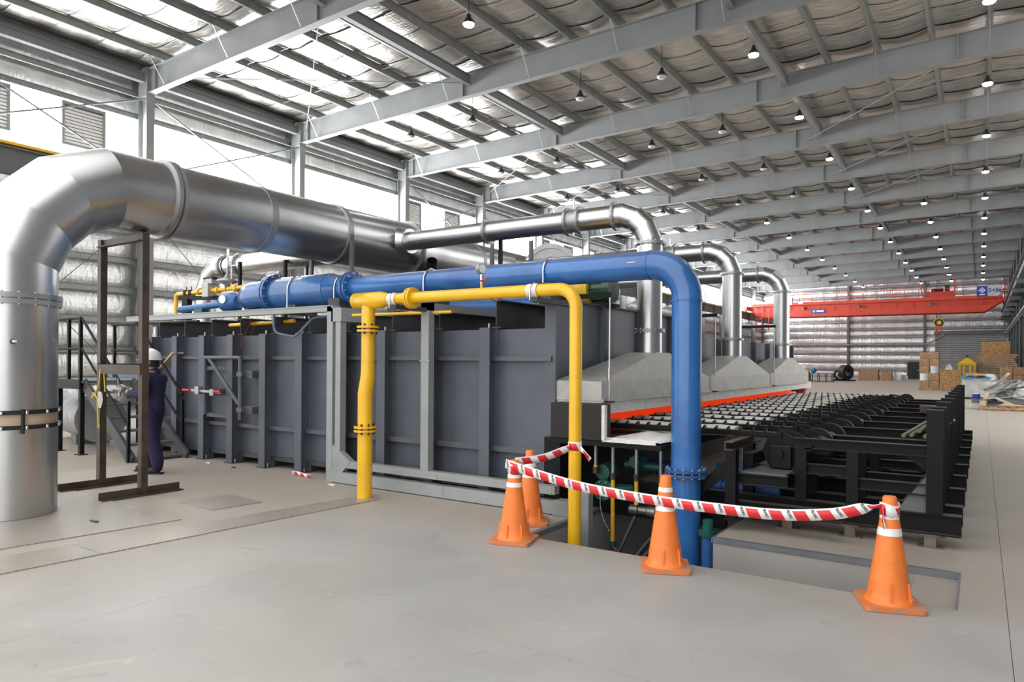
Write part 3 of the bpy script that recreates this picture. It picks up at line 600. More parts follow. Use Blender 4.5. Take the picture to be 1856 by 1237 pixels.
# fan casing behind the blue pipe
fc=E('fan_casing','pale round fan casing behind the blue pipe','fan',(-7.9,13,2.2)); part('casing',MB().disc((-7.75,13.0,3.55),(.5,-.8,0),.56,.35,32),'white_sheet',fc); part('rim',MB().ring((-7.66,12.85,3.55),(.5,-.8,0),.5,.6,.05,32),'white_sheet',fc); part('hub',MB().disc((-7.63,12.8,3.78),(.5,-.8,0),.07,.06,16),'black_matte',fc); part('stand',MB().bar((-7.75,13,1.98),(-7.75,13,3.2),.3,.3),'struct_dark',fc)
for i,(x,y) in enumerate(((-7.3,10.2),(-6.6,10.4))): one('support_post',MB().bar((x,y,1.98),(x,y,3.75),.06,.06),'struct_dark','thin dark post between the silver ducts above the furnace','post','posts on the furnace roof')
# ---- blue air pipe
bp=E('blue_air_pipe','thick blue air pipe rising from the pit and running over the furnace','pipe',(-2.42,6.7,-1.6))
bx,by,bz,brr=-2.42,6.7,2.6,.147
part('vertical',MB().tube([(bx,by,-1.6),(bx,by,.5)],brr,28),'blue',bp); part('vertical',MB().tube([(bx,by,.56),(bx,by,bz-.38)],brr,28),'blue',bp)
part('elbow',MB().tube(fillet([(bx,by,bz-.4),(bx,by,bz),(bx-.4,by,bz)],.36,12),brr+.003,28),'blue',bp)
part('run',MB().tube([(bx-.38,by,bz),(-7.08,by,bz)],brr,28),'blue',bp)
part('weld_ring',MB().ring((bx,by,bz-.38),(0,0,1),brr-.002,brr+.007,.014,28),'blue_dusty',bp); part('weld_ring',MB().ring((bx-.38,by,bz),(1,0,0),brr-.002,brr+.006,.014,28),'blue_dusty',bp)
for z in (.505,.545): part('flange',MB().ring((bx,by,z),(0,0,1),brr-.01,.207,.028,32),'blue_dusty',bp)
part('bolts',MB().bolts((bx,by,.525),(0,0,1),.183,14,.012,.1,8),'bolt',bp)
for x in (-7.1,-7.16): part('flange',MB().ring((x,by,bz),(1,0,0),brr-.01,.225,.035,32),'blue',bp)
part('bolts',MB().bolts((-7.13,by,bz),(1,0,0),.198,12,.013,.15),'bolt',bp)
part('reducer',MB().tube([(-7.18,by,bz),(-7.24,by,bz),(-7.55,by,bz)],[.15,.16,.225],28,caps=False),'blue',bp)
part('run',MB().tube([(-7.53,by,bz),(-8.72,by,bz)],.228,28),'blue',bp)
for x in (-8.74,-8.8): part('flange',MB().ring((x,by,bz),(1,0,0),.2,.29,.04,32),'blue',bp)
part('bolts',MB().bolts((-8.77,by,bz),(1,0,0),.262,14,.015,.15),'bolt',bp)
part('tail',MB().tube(fillet([(-8.8,by,bz),(-9.5,by,bz-.02),(-9.62,by+.9,bz-.02)],.3,8),.215,28),'blue',bp)
for x,r in ((-5.72,.15),(-3.99,.15),(-8.2,.23),(-7.3,.17)):
    part('u_bolt',MB().tube([V((x,by+math.cos(R(t))*(r+.012),bz+math.sin(R(t))*(r+.012))) for t in range(0,181,15)],.011,8).tube([(x,by-r-.012,bz),(x,by-r-.012,bz-r-.06)],.011,8),'chrome',bp)
    part('saddle',MB().box(x-.1,x+.12,by-.2,by+.2,2.26,bz-r*.86),'furnace_dark',bp)
part('crayon_mark',MB().grid(lambda a,b:V((-3.0+a*.09,by-.02-(brr+.002)*math.cos(R(8+b*1))*1.0+.02,bz+.0+b*.0+(.005 if False else 0)+math.sin(R(8))*brr+b*.008)),4,1),'print_white',bp)
# lower blue pipe lying on the furnace roof
one('blue_header_pipe',MB().tube([(-6.6,8.0,2.35),(-4.6,8.0,2.35)],.13,20),'blue_dusty','second blue pipe lying on the furnace roof behind the yellow pipe','pipe')
# ---- yellow gas pipe
yp=E('yellow_gas_pipe','yellow gas pipe with riser, flanged joints and long horizontal run to the pit','pipe',(-5.94,5.81,0)); yy,yz=5.81,2.305
part('riser',MB().tube([(-5.965,yy,.009),(-5.965,yy,1.05),(-5.965,yy,1.22),(-5.925,yy,1.44),(-5.925,yy,1.6),(-5.925,yy,yz-.05)],[.087,.087,.087,.082,.078,.078],24),'yellow',yp)
part('weld_ring',MB().ring((-5.965,yy,1.22),(0,0,1),.085,.09,.012,24),'yellow',yp); part('weld_ring',MB().ring((-5.925,yy,1.6),(0,0,1),.076,.082,.012,24),'yellow',yp)
for x,z in ((-5.925,1.975),(-5.965,.81)):
    for dz in (-.022,.022): part('flange',MB().ring((x,yy,z+dz),(0,0,1),.07,.13,.024,28),'yellow',yp)
    part('bolts',MB().bolts((x,yy,z),(0,0,1),.106,8,.011,.12),'black_matte',yp)
part('tee',MB().tube([(-6.15,yy,yz),(-6.13,yy,yz),(-5.72,yy,yz),(-5.6,yy,yz+.005)],[.07,.098,.098,.066],24),'yellow',yp)
part('run',MB().tube([(-5.62,yy,yz+.005),(-3.4,yy,yz)],.0615,20),'yellow',yp); part('drop',MB().tube(fillet([(-3.45,yy,yz),(-3.18,yy,yz),(-3.18,yy,-1.6)],.19,10),.0615,20),'yellow',yp)
for x in (-5.27,-5.23): part('flange',MB().ring((x,yy,yz),(1,0,0),.05,.118,.026,24),'yellow',yp)
for x in (-5.52,-3.65): part('tape_wrap',MB().tube([(x-.06,yy,yz),(x+.06,yy,yz)],.07,20,caps=False),'white_tape',yp,'white tape wrap'); part('clamp',MB().tube([V((x,yy-.075*math.cos(R(t)),yz+.075*math.sin(R(t)))) for t in range(0,181,20)]+[V((x,yy+.075,yz-.12))],.008,6).tube([(x,yy-.075,yz),(x,yy-.075,yz-.1)],.008,6),'chrome',yp); part('support',MB().box(x-.04,x+.05,yy-.03,6.7,yz-.11,yz-.065),'furnace_dark',yp)
gx=-4.29
pg=E('pressure_gauge','small round pressure gauge with red lever valve on the yellow pipe','gauge',(gx,yy,yz+.06))
part('stem',MB().tube([(gx,yy,yz+.055),(gx,yy,yz+.17)],.014,10),'yellow',pg); part('valve',MB().tube([(gx,yy,yz+.11),(gx,yy,yz+.2)],.018,10),'chrome',pg); part('lever',MB().tube([(gx,yy-.02,yz+.13),(gx+.1,yy-.03,yz+.15)],.011,8),'red_plastic',pg,'red lever')
part('dial_case',MB().disc((gx-.01,yy,yz+.26),(.98,-.2,0),.055,.05,20),'galv_dull',pg); part('dial',MB().disc((gx+.014,yy-.005,yz+.26),(.98,-.2,0),.047,.004,20),'print_white',pg)
# ---- grey cable trunking
ct=E('cable_trunking','light grey steel cable trunking framing the furnace front','trunking',(-7,6.37,0)); ty=6.37
part('top_run',MB().box(-12.3,-7.12,ty-.06,ty+.06,2.255,2.335).box(-12.3,-7.12,ty-.07,ty+.07,2.325,2.34),'tray_grey',ct)
part('upright',MB().box(-7.2,-7.09,ty-.06,ty+.06,0.0,2.335),'tray_grey',ct); part('upright',MB().box(-7.045,-6.95,ty-.05,ty+.05,.3,2.16),'tray_grey',ct)
part('top_corner',MB().box(-7.12,-6.93,ty-.06,ty+.4,2.12,2.3),'tray_grey',ct)
part('upper_run',MB().box(-6.98,-3.7,ty-.05,ty+.05,.21,.30),'tray_grey',ct); part('lower_run',MB().box(-7.15,-3.7,ty-.07,ty+.05,.012,.15),'tray_grey',ct)
part('gusset',MB().add([(-7.09,ty-.055,.0),(-6.9,ty-.055,.15),(-6.75,ty-.055,.3),(-6.95,ty-.055,.42),(-7.09,ty-.055,.5),(-7.09,ty+.03,.0),(-6.9,ty+.03,.15),(-6.75,ty+.03,.3),(-6.95,ty+.03,.42),(-7.09,ty+.03,.5)],[(0,1,2,3,4),(9,8,7,6,5),(0,5,6,1),(1,6,7,2),(2,7,8,3),(3,8,9,4),(4,9,5,0)]),'tray_grey',ct)
part('upright',MB().box(-5.56,-5.44,ty-.05,ty+.05,.3,2.3),'tray_grey',ct); part('top_branch',MB().box(-5.56,-5.44,ty-.05,8.3,2.21,2.3),'tray_grey',ct)
part('joint_cover',MB().box(-5.575,-5.425,ty-.056,ty-.05,1.6,1.62).box(-5.2,-5.19,ty-.076,ty+.055,.01,.152),'tray_grey',ct)
part('end_box',MB().box(-3.7,-3.52,ty-.08,ty+.08,0.004,.16).box(-3.42,-3.3,ty-.05,ty+.05,-.5,.35),'tray_grey',ct)
part('rivets',MB().bolts((-3.72,ty-.072,.08),(0,1,0),.05,4,.008,.01).bolts((-3.72,ty-.052,.255),(0,1,0),.03,4,.008,.01).bolts((-7.05,ty-.06,.2),(0,1,0),.05,6,.008,.012).bolts((-5.3,ty-.056,.255),(0,1,0),.02,3,.008,.012),'bolt',ct)
one('flexible_conduit',MB().tube(fillet([(-8.35,6.35,2.25),(-8.38,6.36,2.0),(-7.95,6.4,1.93),(-7.7,6.5,2.2),(-7.2,6.55,2.22)],.13,6),.018,10),'conduit','blue-grey flexible conduit looping below the trunking','conduit')
one('wire_pair',MB().tube([(-9.2,6.6,2.25),(-9.45,6.5,1.66)],.003,5).tube([(-9.05,6.6,2.25),(-9.3,6.5,1.66)],.003,5),'dark_red','thin reddish wires hanging above the inspection door','wire')
# ---- blower motor
bm_=E('blower_motor','green ribbed electric motor with yellow belt guard on the furnace roof','motor',(-4.1,8,2.3))
part('motor_body',MB().tube([(-4.2,8,2.53),(-3.93,8,2.53)],.155,20),'motor_green',bm_); part('fan_cowl',MB().tube([(-3.94,8,2.53),(-3.84,8,2.53)],.17,20),'motor_green',bm_)
for k in range(14):
    t=2*math.pi*k/14; part('fin',MB().bar((-4.2,8+.16*math.cos(t),2.53+.16*math.sin(t)),(-3.95,8+.16*math.cos(t),2.53+.16*math.sin(t)),.012,.012),'motor_green',bm_)
part('belt_guard',MB().tube([(-4.9,7.98,2.53),(-4.12,7.98,2.53)],.2,24),'yellow_dull',bm_,'yellow belt guard'); part('motor_base',MB().box(-4.9,-3.85,7.85,8.2,2.315,2.35),'black_steel',bm_)
# ---- gas valve train on the furnace roof, left
vt=E('gas_valve_train','yellow gas valve train with grey actuator and disc regulator on a dark frame','valve train',(-11.9,7.6,2.26)); vy=7.6
part('pipe',MB().tube(fillet([(-12.97,vy,2.3),(-12.97,vy,2.87),(-10.74,vy,2.9),(-10.74,vy,2.35)],.07,5),.04,12),'yellow',vt); part('bypass_pipe',MB().tube([(-11.6,vy+.2,2.76),(-10.8,vy+.2,2.8)],.035,12),'yellow',vt)
for x in (-12.2,-11.95,-11.6,-11.05): part('flange',MB().ring((x,vy,2.885),(1,0,0),.03,.065,.06,14),'yellow',vt)
for x in (-12.62,-12.45): part('valve_body',MB().bevbox(x-.03,x+.03,vy-.06,vy+.06,2.83,2.93,.008).tube([(x,vy,2.9),(x,vy,3.0)],.01,6),'black_matte',vt)
part('actuator',MB().bevbox(-11.95,-11.77,vy-.1,vy+.08,2.76,3.02,.012).bevbox(-11.92,-11.72,vy-.06,vy+.06,3.0,3.1,.01),'galv_dull',vt,'grey valve actuator'); part('actuator_cap',MB().box(-12.0,-11.7,vy-.05,vy+.05,3.1,3.13),'black_matte',vt)
part('regulator',MB().lathe([(.0,.14),(.03,.13),(.05,.06),(.19,.01),(.19,-.01),(.05,-.07),(.04,-.16),(0,-.16)],(-11.32,vy,3.03),20).tube([(-11.32,vy,3.1),(-11.32,vy,3.28)],.018,8),'galv_dull',vt,'grey disc-shaped gas regulator')
part('impulse_line',MB().tube(fillet([(-11.2,vy,2.95),(-11.2,vy,3.3),(-10.95,vy,3.3),(-10.95,vy,2.9)],.04,4),.01,8),'chrome',vt)
part('frame',MB().bar((-12.85,vy,2.79),(-10.7,vy+.1,2.72),.06,.08).bar((-12.6,vy,2.28),(-12.6,vy,2.76),.18,.1).bar((-10.95,vy,2.0),(-10.95,vy,3.35),.05,.05),'black_steel',vt)
part('igniter_box',MB().bevbox(-12.05,-11.8,vy-.2,vy-.05,2.42,2.6,.01),'teal_paint',vt)
bf=E('blue_mixer_pipe','small blue pipe with bulged body and dial under the yellow valve train','pipe',(-11.6,7.45,2.3)); part('pipe',MB().tube([(-12.6,7.45,2.55),(-11.3,7.45,2.6)],.06,14),'blue_dusty',bf); part('bulge',MB().tube([(-11.3,7.45,2.6),(-11.15,7.45,2.62),(-10.9,7.45,2.62),(-10.75,7.45,2.62)],[.06,.16,.17,.12],18),'blue_dusty',bf); part('dial',MB().disc((-10.95,7.27,2.66),(.3,-1,0),.07,.05,16),'chrome',bf)
one('yellow_branch_pipe',MB().tube([(-10.2,6.9,2.17),(-8.6,6.9,2.2)],.03,10),'yellow','thin yellow pipe showing below the trunking over the furnace panels','pipe'); one('yellow_branch_pipe',MB().tube([(-6.6,6.2,2.18),(-5.2,6.45,2.19)],.02,10),'yellow','thin yellow pipe passing behind the yellow riser tee','pipe')
one('white_roller_tube',MB().tube([(-5.3,7.05,2.42),(-4.95,7.05,2.43)],.03,10).tube([(-4.93,7.05,2.43),(-4.5,7.05,2.44)],.03,10),'white_sheet','white tube pair lying under the blue pipe','tube')
# ================================================================== LEFT SIDE: platform, tank, stand, person
pf=E('stair_platform','black steel platform with railings and open-tread stair beside the furnace','platform',(-13,6.2,0))
for x,y in ((-13.36,5.72),(-12.49,5.68),(-14.4,5.72),(-13.36,7.1),(-12.45,7.1)): part('leg',MB().bar((x,y,0),(x,y,1.2),.07,.07),'black_steel',pf); part('foot_plate',MB().box(x-.09,x+.09,y-.07,y+.07,0,.012),'black_steel',pf)
part('deck',MB().box(-14.6,-12.4,5.62,7.2,1.2,1.24),'struct_dark',pf); part('deck_edge',MB().box(-14.6,-12.4,5.6,5.63,1.1,1.26),'black_steel',pf); part('toe_board',MB().box(-14.6,-12.4,7.15,7.18,1.24,1.42),'conduit',pf)
for x,y in ((-13.36,5.66),(-12.49,5.66),(-14.4,5.66),(-13.3,7.16),(-12.05,7.16),(-14.4,7.16),(-12.9,5.66)): part('rail_post',MB().bar((x,y,1.2),(x,y,2.28),.05,.05),'black_steel',pf)
for y in (5.66,7.16):
    for z in (2.29,1.78): part('rail',MB().tube([(-14.5,y,z),(-12.49 if y<6 else -11.5,y,z)],.024,8),'black_steel',pf)
for y in (5.7,6.5):
    part('stringer',MB().bar((-12.45,y,1.2),(-10.9 if y<6 else -10.75,y,.02),.05,.18),'furnace_dark',pf)
for k in range(6): 
    z=1.06-k*.2; x=-12.3+k*.265; part('tread',MB().box(x-.1,x+.12,5.72,6.48,z-.03,z),'struct_dark',pf)
for y in (5.66,6.54):
    part('stair_post',MB().bar((-10.95,y,0),(-10.95,y,.95),.045,.045),'black_steel',pf); part('handrail',MB().tube([(-12.45,y,2.29),(-10.95,y,1.02)],.022,8),'black_steel',pf); part('handrail',MB().tube([(-12.45,y,1.78),(-10.95,y,.55)],.02,8),'black_steel',pf)
tk=E('round_tank','grey horizontal cylinder tank with flat end under the platform','tank',(-14.4,6.6,0)); part('shell',MB().tube([(-13.45,6.45,.5),(-15.6,6.9,.5)],.4,32,caps=True),'galv_dull',tk); part('end_plate',MB().disc((-13.44,6.447,.5),(1,-.21,0),.385,.03,32),'struct_grey',tk); part('rim',MB().ring((-13.44,6.447,.5),(1,-.21,0),.38,.43,.04,32),'struct_grey',tk); part('leg',MB().box(-14.25,-14.05,6.3,6.9,0,.2),'struct_dark',tk)
one('wooden_plank',MB().bar((-12.2,6.85,1.35),(-11.2,6.6,1.72),.18,.03),'beige_wood','pale wooden board leaning behind the steel stand','board')
sd=E('steel_stand','rusty brown steel support stand with two posts under the big silver duct','stand',(-8.7,4.42,0)); sy=4.42
for x in (-9.2,-8.22): part('post',MB().box(x-.042,x+.042,sy-.04,sy+.04,.01,3.1),'brown_steel',sd); part('foot',MB().angle((x,sy-.5,.004),(x,sy+.45,.004),.1,.09,.012),'brown_steel',sd)
part('top_bar',MB().angle((-9.2,sy,3.0),(-8.2,sy,3.0),.08,.1,.012),'brown_steel',sd); part('cross_bar',MB().box(-9.2,-8.2,sy-.055,sy-.035,1.42,1.55).box(-9.2,-8.2,sy-.055,sy+.03,1.54,1.55),'brown_steel',sd)
one('yellow_rope',MB().tube([(-9.13,4.37,1.48),(-9.1,4.34,1.3),(-9.18,4.33,1.15),(-9.26,4.33,1.12),(-9.2,4.32,1.18),(-9.12,4.33,1.12),(-9.1,4.33,.9),(-9.08,4.33,.75)],.008,6).tube([(-9.0,4.35,1.42),(-8.95,4.34,1.2)],.008,6),'yellow_rope','yellow rope knotted round the rusty stand post','rope')
one('plastic_bag',MB().grid(lambda a,b:V((-9.09+a*.07-.01*math.sin(b*5),4.33+.02*math.sin(a*6+b*4),1.0+b*.2)),5,8),'white_tape','small pale bag hanging from the yellow rope','bag')

# ---- person
pe=E('person','worker in navy work clothes, white hard hat, black mask and gloves, standing','person',(-9.74,5.38,0))
PM=Matrix.Translation((-9.74,5.38,0))@Matrix.Rotation(R(124),4,'Z')   # local +Y is where the person faces
def skin(name,nodes,edges,mt,parent,sub=2,extra=None):
    me=bpy.data.meshes.new(name); me.from_pydata([PM@V(n[0])-wl(parent) for n in nodes],edges,[])
    o=bpy.data.objects.new(name+'_tmp',me); COL.objects.link(o); md_=o.modifiers.new('s','SKIN'); o.modifiers.new('ss','SUBSURF').levels=sub
    for i,n_ in enumerate(nodes):
        sv=me.skin_vertices[0].data[i]; r=n_[1]; sv.radius=(r,r) if not isinstance(r,tuple) else r; sv.use_root=(i==0)
    bpy.context.view_layer.update(); m2=bpy.data.meshes.new_from_object(o.evaluated_get(bpy.context.evaluated_depsgraph_get())); bpy.data.objects.remove(o)
    m2.materials.clear()
    for x in ([mt] if isinstance(mt,str) else mt): m2.materials.append(MATS[x])
    if extra:
        inv=PM.inverted()
        for p in m2.polygons: p.material_index=extra(inv@(p.center+wl(parent)))
    m2.polygons.foreach_set('use_smooth',[True]*len(m2.polygons)); m2.name=name
    o=bpy.data.objects.new(name,m2); COL.objects.link(o); o.parent=parent; WL[o]=wl(parent); return o
N=[((0,0,.92),.145),((0,0,1.05),.13),((0,.01,1.22),.15),((0,.0,1.36),.12),((0,.015,1.44),.058),((0,.03,1.52),.075),((0,.045,1.60),.092),((0,.04,1.66),.075),
 ((.1,0,.82),.108),((.11,.07,.48),.095),((.115,.11,.2),.092),((.115,.11,.09),.09),((.115,.15,.06),.05),
 ((-.1,0,.82),.108),((-.125,-.06,.48),.095),((-.13,-.13,.2),.092),((-.13,-.13,.09),.09),((-.13,-.09,.06),.05),
 ((.19,.0,1.34),.066),((.23,.02,1.1),.052),((.16,.25,1.1),.042),((.1,.36,1.13),.03),
 ((-.19,.0,1.34),.066),((-.23,.02,1.1),.052),((-.13,.24,1.12),.042),((-.04,.35,1.15),.03)]
ED=[(0,1),(1,2),(2,3),(3,4),(4,5),(5,6),(6,7),(0,8),(8,9),(9,10),(10,11),(11,12),(0,13),(13,14),(14,15),(15,16),(16,17),(3,18),(18,19),(19,20),(20,21),(3,22),(22,23),(23,24),(24,25)]
def region(p):
    if p.z>1.425: return 1
    if p.y>.31 and p.z>.9: return 2
    if p.z<.085: return 3
    return 0
body=skin('body',N,ED,['navy_cloth','skin','glove','black_matte'],pe,2,region)
# jacket over the body: torso and sleeves with a clear hem
JN=[((0,-.005,.80),(.185,.15)),((0,-.005,.95),(.18,.145)),((0,.005,1.1),(.175,.145)),((0,0,1.25),(.19,.15)),((0,-.005,1.37),(.14,.115)),((0,.005,1.43),(.078,.078)),
 ((.19,-.01,1.35),.082),((.245,.01,1.1),.068),((.165,.25,1.1),.056),((.12,.33,1.12),.05),((-.19,-.01,1.35),.082),((-.245,.01,1.1),.068),((-.135,.24,1.12),.056),((-.07,.31,1.14),.05)]
skin('jacket',JN,[(0,1),(1,2),(2,3),(3,4),(4,5),(4,6),(6,7),(7,8),(8,9),(4,10),(10,11),(11,12),(12,13)],'navy_cloth',pe,2)
# gloved hands: palm and five fingers each
for s in (1,-1):
    bx_=.1 if s>0 else -.04; base=V((bx_,.36,1.13 if s>0 else 1.15)); K=1.5; hn=[(tuple(base),.048),(tuple(base+V((-.02*s,.075,.02))),(.058,.038))]; he=[(0,1)]
    for f in range(4):
        o0=len(hn); px=(f-1.5)*.028; ln=K*(.05,.058,.054,.042)[f]
        b0=base+V((-.02*s+px,.12,.03)); hn+=[(tuple(b0),.0145),(tuple(b0+V((0,ln*.6,.005))),.0138),(tuple(b0+V((0,ln*.95,-.022))),.0128),(tuple(b0+V((-.004*s,ln*.9,-.045))),.0095)]; he+=[(1,o0),(o0,o0+1),(o0+1,o0+2),(o0+2,o0+3)]
    o0=len(hn); t0=base+V((-.045*s,.03,.03)); hn+=[(tuple(t0),.018),(tuple(t0+V((-.014*s,.045,.045))),.016),(tuple(t0+V((-.008*s,.08,.07))),.013)]; he+=[(0,o0),(o0,o0+1),(o0+1,o0+2)]
    skin('gloved_hand',hn,he,'glove',pe,1)
def pp(name,mb,mt,lb=None): return part(name,mb.xf(PM),mt,pe,lb)
hh=pp('hard_hat',MB().lathe([(.138,-.012),(.134,.0),(.132,.04),(.115,.085),(.075,.118),(.03,.13),(0,.131)],(0,.035,1.615),28),'helmet_white','white hard hat')
part('brim',MB().grid(lambda a,b:V(((.132+b*(.012+.06*max(0,math.cos(2*math.pi*a))))*math.sin(2*math.pi*a),.035+(.132+b*(.012+.06*max(0,math.cos(2*math.pi*a))))*math.cos(2*math.pi*a),1.608-.012*b)),32,2).xf(PM),'helmet_white',hh)
part('ridge',MB().tube([(0,.035-.11*math.cos(R(t)),1.63+.118*math.sin(R(t))) for t in range(20,161,20)],.014,8).xf(PM),'helmet_white',hh)
pp('hair',MB().grid(lambda a,b:V((.097*math.sin(R(100+a*160)),.035+.105*math.cos(R(100+a*160)),1.50+b*.13)),14,4),'hair')
pp('face_mask',MB().grid(lambda a,b:V(((.083-.012*b)*math.sin(R(-78+a*156))*(1-.25*abs(b-.5)),.04+(.088+.035*math.sin(math.pi*b))*math.cos(R(-78+a*156)),1.475+b*.09)),14,6),'black_matte','black face mask')
for s in (1,-1):
    pp('ear',MB().sphere((s*.088,.02,1.565),.03,10,(.4,.8,1.1)),'skin'); pp('eye',MB().sphere((s*.034,.125,1.585),.011,8),'print_black')
pp('nose',MB().sphere((0,.14,1.56),.018,8,(.7,1,1.2)),'skin'); pp('mouth',MB().sphere((0,.128,1.505),.02,8,(1.2,.3,.35)),'dark_red')
pp('collar',MB().tube([(0,-.005,1.405),(0,.012,1.46)],[.088,.074],20,caps=False),'navy_cloth')
for s,y0 in ((1,.1),(-1,-.14)):
    x=.115*s if s>0 else -.13
    b_=skin('boot',[((x,y0-.01,.12),.06),((x,y0-.02,.055),.052),((x,y0+.08,.05),.05),((x,y0+.16,.045),.047),((x,y0+.205,.042),.036)],[(0,1),(1,2),(2,3),(3,4)],'black_matte',pe,2)
    part('sole',MB().grid(lambda a,b,x=x,y0=y0:V((x+(a-.5)*.1*(1-.35*max(0,b-.7)*2),y0-.07+b*.31,.0+.012)),4,8).box(x-.045,x+.045,y0-.06,y0+.2,.0,.022).xf(PM),'print_black',b_)
ph=one('hand_tool',MB().tube([(.03,.5,1.1),(.03,.52,1.34)],.008,8).bevbox(.01,.05,.48,.51,1.08,1.17,.004).xf(PM),'galv_dull','thin grey hand tool held in the worker\'s gloves','tool')

# ================================================================== CONES AND TAPE
def cone(i,loc,rot,label,bands):
    e=E('traffic_cone',label,'cone',(0,0,0),'traffic cones')
    part('body',MB().lathe([(.155,.03),(.15,.05),(.135,.055),(.128,.1),(.047,.66),(.043,.715),(.036,.725),(.0,.725)],n=28),'cone_orange',e)
    bs=MB(); 
    pts=[]; 
    for k in range(4):
        for t in range(0,91,30): a_=R(k*90+t); c_=(.15*(1 if k in (0,3) else -1),.15*(1 if k in (0,1) else -1)); pts.append((c_[0]+.035*math.cos(a_),c_[1]+.035*math.sin(a_)))
    n_=len(pts); bs.add([(x,y,.003) for x,y in pts]+[(x,y,.032) for x,y in pts],[tuple(range(n_))[::-1],tuple(range(n_,2*n_))]+[(k,(k+1)%n_,n_+(k+1)%n_,n_+k) for k in range(n_)])
    part('base',bs,'cone_base',e)
    for k in range(6): a_=R(60*k+20); part('rib',MB().bar((.137*math.cos(a_),.137*math.sin(a_),.04),(.122*math.cos(a_),.122*math.sin(a_),.17),.014,.02),'cone_orange',e)
    rr_=lambda z:.128-(z-.1)*(.081/.56)
    for z0,z1 in bands: part('reflective_band',MB().tube([(0,0,z0),(0,0,z1)],[rr_(z0)+.002,rr_(z1)+.002],28,caps=False),'reflective',e,'white reflective band')
    e.location=loc; e.rotation_euler=(0,0,R(rot)); return e
cone(0,(-.5,5.27,0),20,'orange traffic cone with tape tied round its top, by the end of the trench',[(.47,.52),(.58,.64)])
cone(1,(-2.04,5.20,0),25,'orange traffic cone standing in front of the blue pipe',[(.455,.50),(.6,.635)])
cone(2,(-3.46,5.20,0),15,'orange traffic cone with tape wrapped over its top, beside the pit corner',[(.49,.53),(.57,.61)])
cone(3,(-3.72,5.87,0),30,'orange traffic cone standing behind another, close to the grey trunking',[(.46,.50),(.56,.60)])
tp=E('barrier_tape','red and white barrier tape strung between the cones and the yellow pipe','tape',(-2,5.3,.5))
def ribbon(name,pts,h,parent,u0=0,words=True):
    P_=[V(p) for p in pts]; mb=MB(); vs=[]; uvs=[]; u=u0; acc=[u0]
    for a_,b_ in zip(P_[:-1],P_[1:]): u+=(b_-a_).length; acc.append(u)
    m_=len(P_)
    for i,p in enumerate(P_):
        t=(P_[min(i+1,m_-1)]-P_[max(i-1,0)]).normalized(); up=V((0,0,1)); up=(up-t*up.dot(t)).normalized(); hh_=h[i] if isinstance(h,list) else h
        vs+= [p-up*hh_/2,p+up*hh_/2]; uvs+=[(acc[i],0),(acc[i],1)]
    fs=[(2*i,2*i+2,2*i+3,2*i+1) for i in range(m_-1)]
    mb.add(vs,fs,True); o=part(name,mb,'tape',parent)
    ul=o.data.uv_layers.new(name='UVMap')
    for lp in o.data.loops: ul.data[lp.index].uv=uvs[lp.vertex_index]
    o.modifiers.new('film','SOLIDIFY').thickness=.0006
    if words:
        k=math.ceil((acc[0]-.04)/.16); 
        while k*.16+.04<acc[-1]-.03:
            uu=k*.16+.024; i=max(j for j in range(m_) if acc[j]<=uu); f=(uu-acc[i])/max(1e-6,(acc[i+1]-acc[i])) if i<m_-1 else 0
            if i>=m_-1: break
            p=P_[i].lerp(P_[i+1],f); t=(P_[i+1]-P_[i]).normalized(); nn=V((0,-1,0)); nn=(nn-t*nn.dot(t)).normalized(); up=nn.cross(t)
            if up.z<0: up=-up
            d_=(up*1.0-t*.42).normalized(); wq=bpy.data.objects.new('printed_word',WORD); COL.objects.link(wq); wq.parent=o
            xax=-d_; yax=t-d_*t.dot(d_); yax.normalize(); zax=xax.cross(yax)
            off=nn*.0016
            wq.matrix_local=Matrix.Translation(p+off+up*.003-wl(parent))@Matrix((xax,yax,zax)).transposed().to_4x4(); k+=1
    return o
WORD=text_mesh('printed_word','PELIGRO',.026,'print_black',.0003,1.0,.0007)
for q in WORD.vertices: q.co.x*=.62
def spline(pts,n=6):
    P_=[V(p) for p in pts]; out=[]
    for i in range(len(P_)-1):
        a_,b_,c_,d_=P_[max(i-1,0)],P_[i],P_[i+1],P_[min(i+2,len(P_)-1)]
        for k in range(n):
            t=k/n; out.append(.5*((2*b_)+(c_-a_)*t+(2*a_-5*b_+4*c_-d_)*t*t+(3*b_-a_-3*c_+d_)*t**3))
    return out+[P_[-1]]
yf=5.135
ribbon('tape_run',spline([(-3.52,yf+.01,.695),(-3.13,yf,.625),(-2.7,yf,.565),(-2.1,yf-.01,.535),(-1.66,yf-.01,.53),(-1.2,yf+.01,.535),(-.85,yf+.05,.575),(-.66,yf+.08,.63),(-.55,5.22,.665)]),[.08]*42+[.075,.06,.045,.025,.02,.02,.02],tp)
ribbon('tape_run',spline([(-3.50,5.27,.70),(-3.35,5.5,.72),(-3.22,5.72,.79),(-3.19,5.74,.81)]),[.07]*12+[.06,.06,.05,.05,.06,.07,.075],tp,.3,False)
for cx,cy,z,r,u0 in ((-3.46,5.20,.65,.06,.1),(-.5,5.27,.635,.06,.2)): ribbon('tape_wrap',[(cx+r*math.cos(R(t)),cy+r*math.sin(R(t)),z+.01*math.sin(R(t*2))) for t in range(-200,61,20)],.085,tp,u0,False)
ribbon('tape_wrap',[(-3.18+.066*math.cos(R(t)),5.81+.066*math.sin(R(t)),.815) for t in range(-200,61,20)],.08,tp,.12,False)
ribbon('tape_tail',[(-3.12,5.79,.80),(-3.06,5.78,.76),(-3.0,5.77,.70)],[.05,.03,.05],tp,.0,False)
ribbon('tape_tail',[(-.53,5.215,.66),(-.535,5.2,.58),(-.52,5.19,.52)],[.02,.03,.03],tp,.05,False)
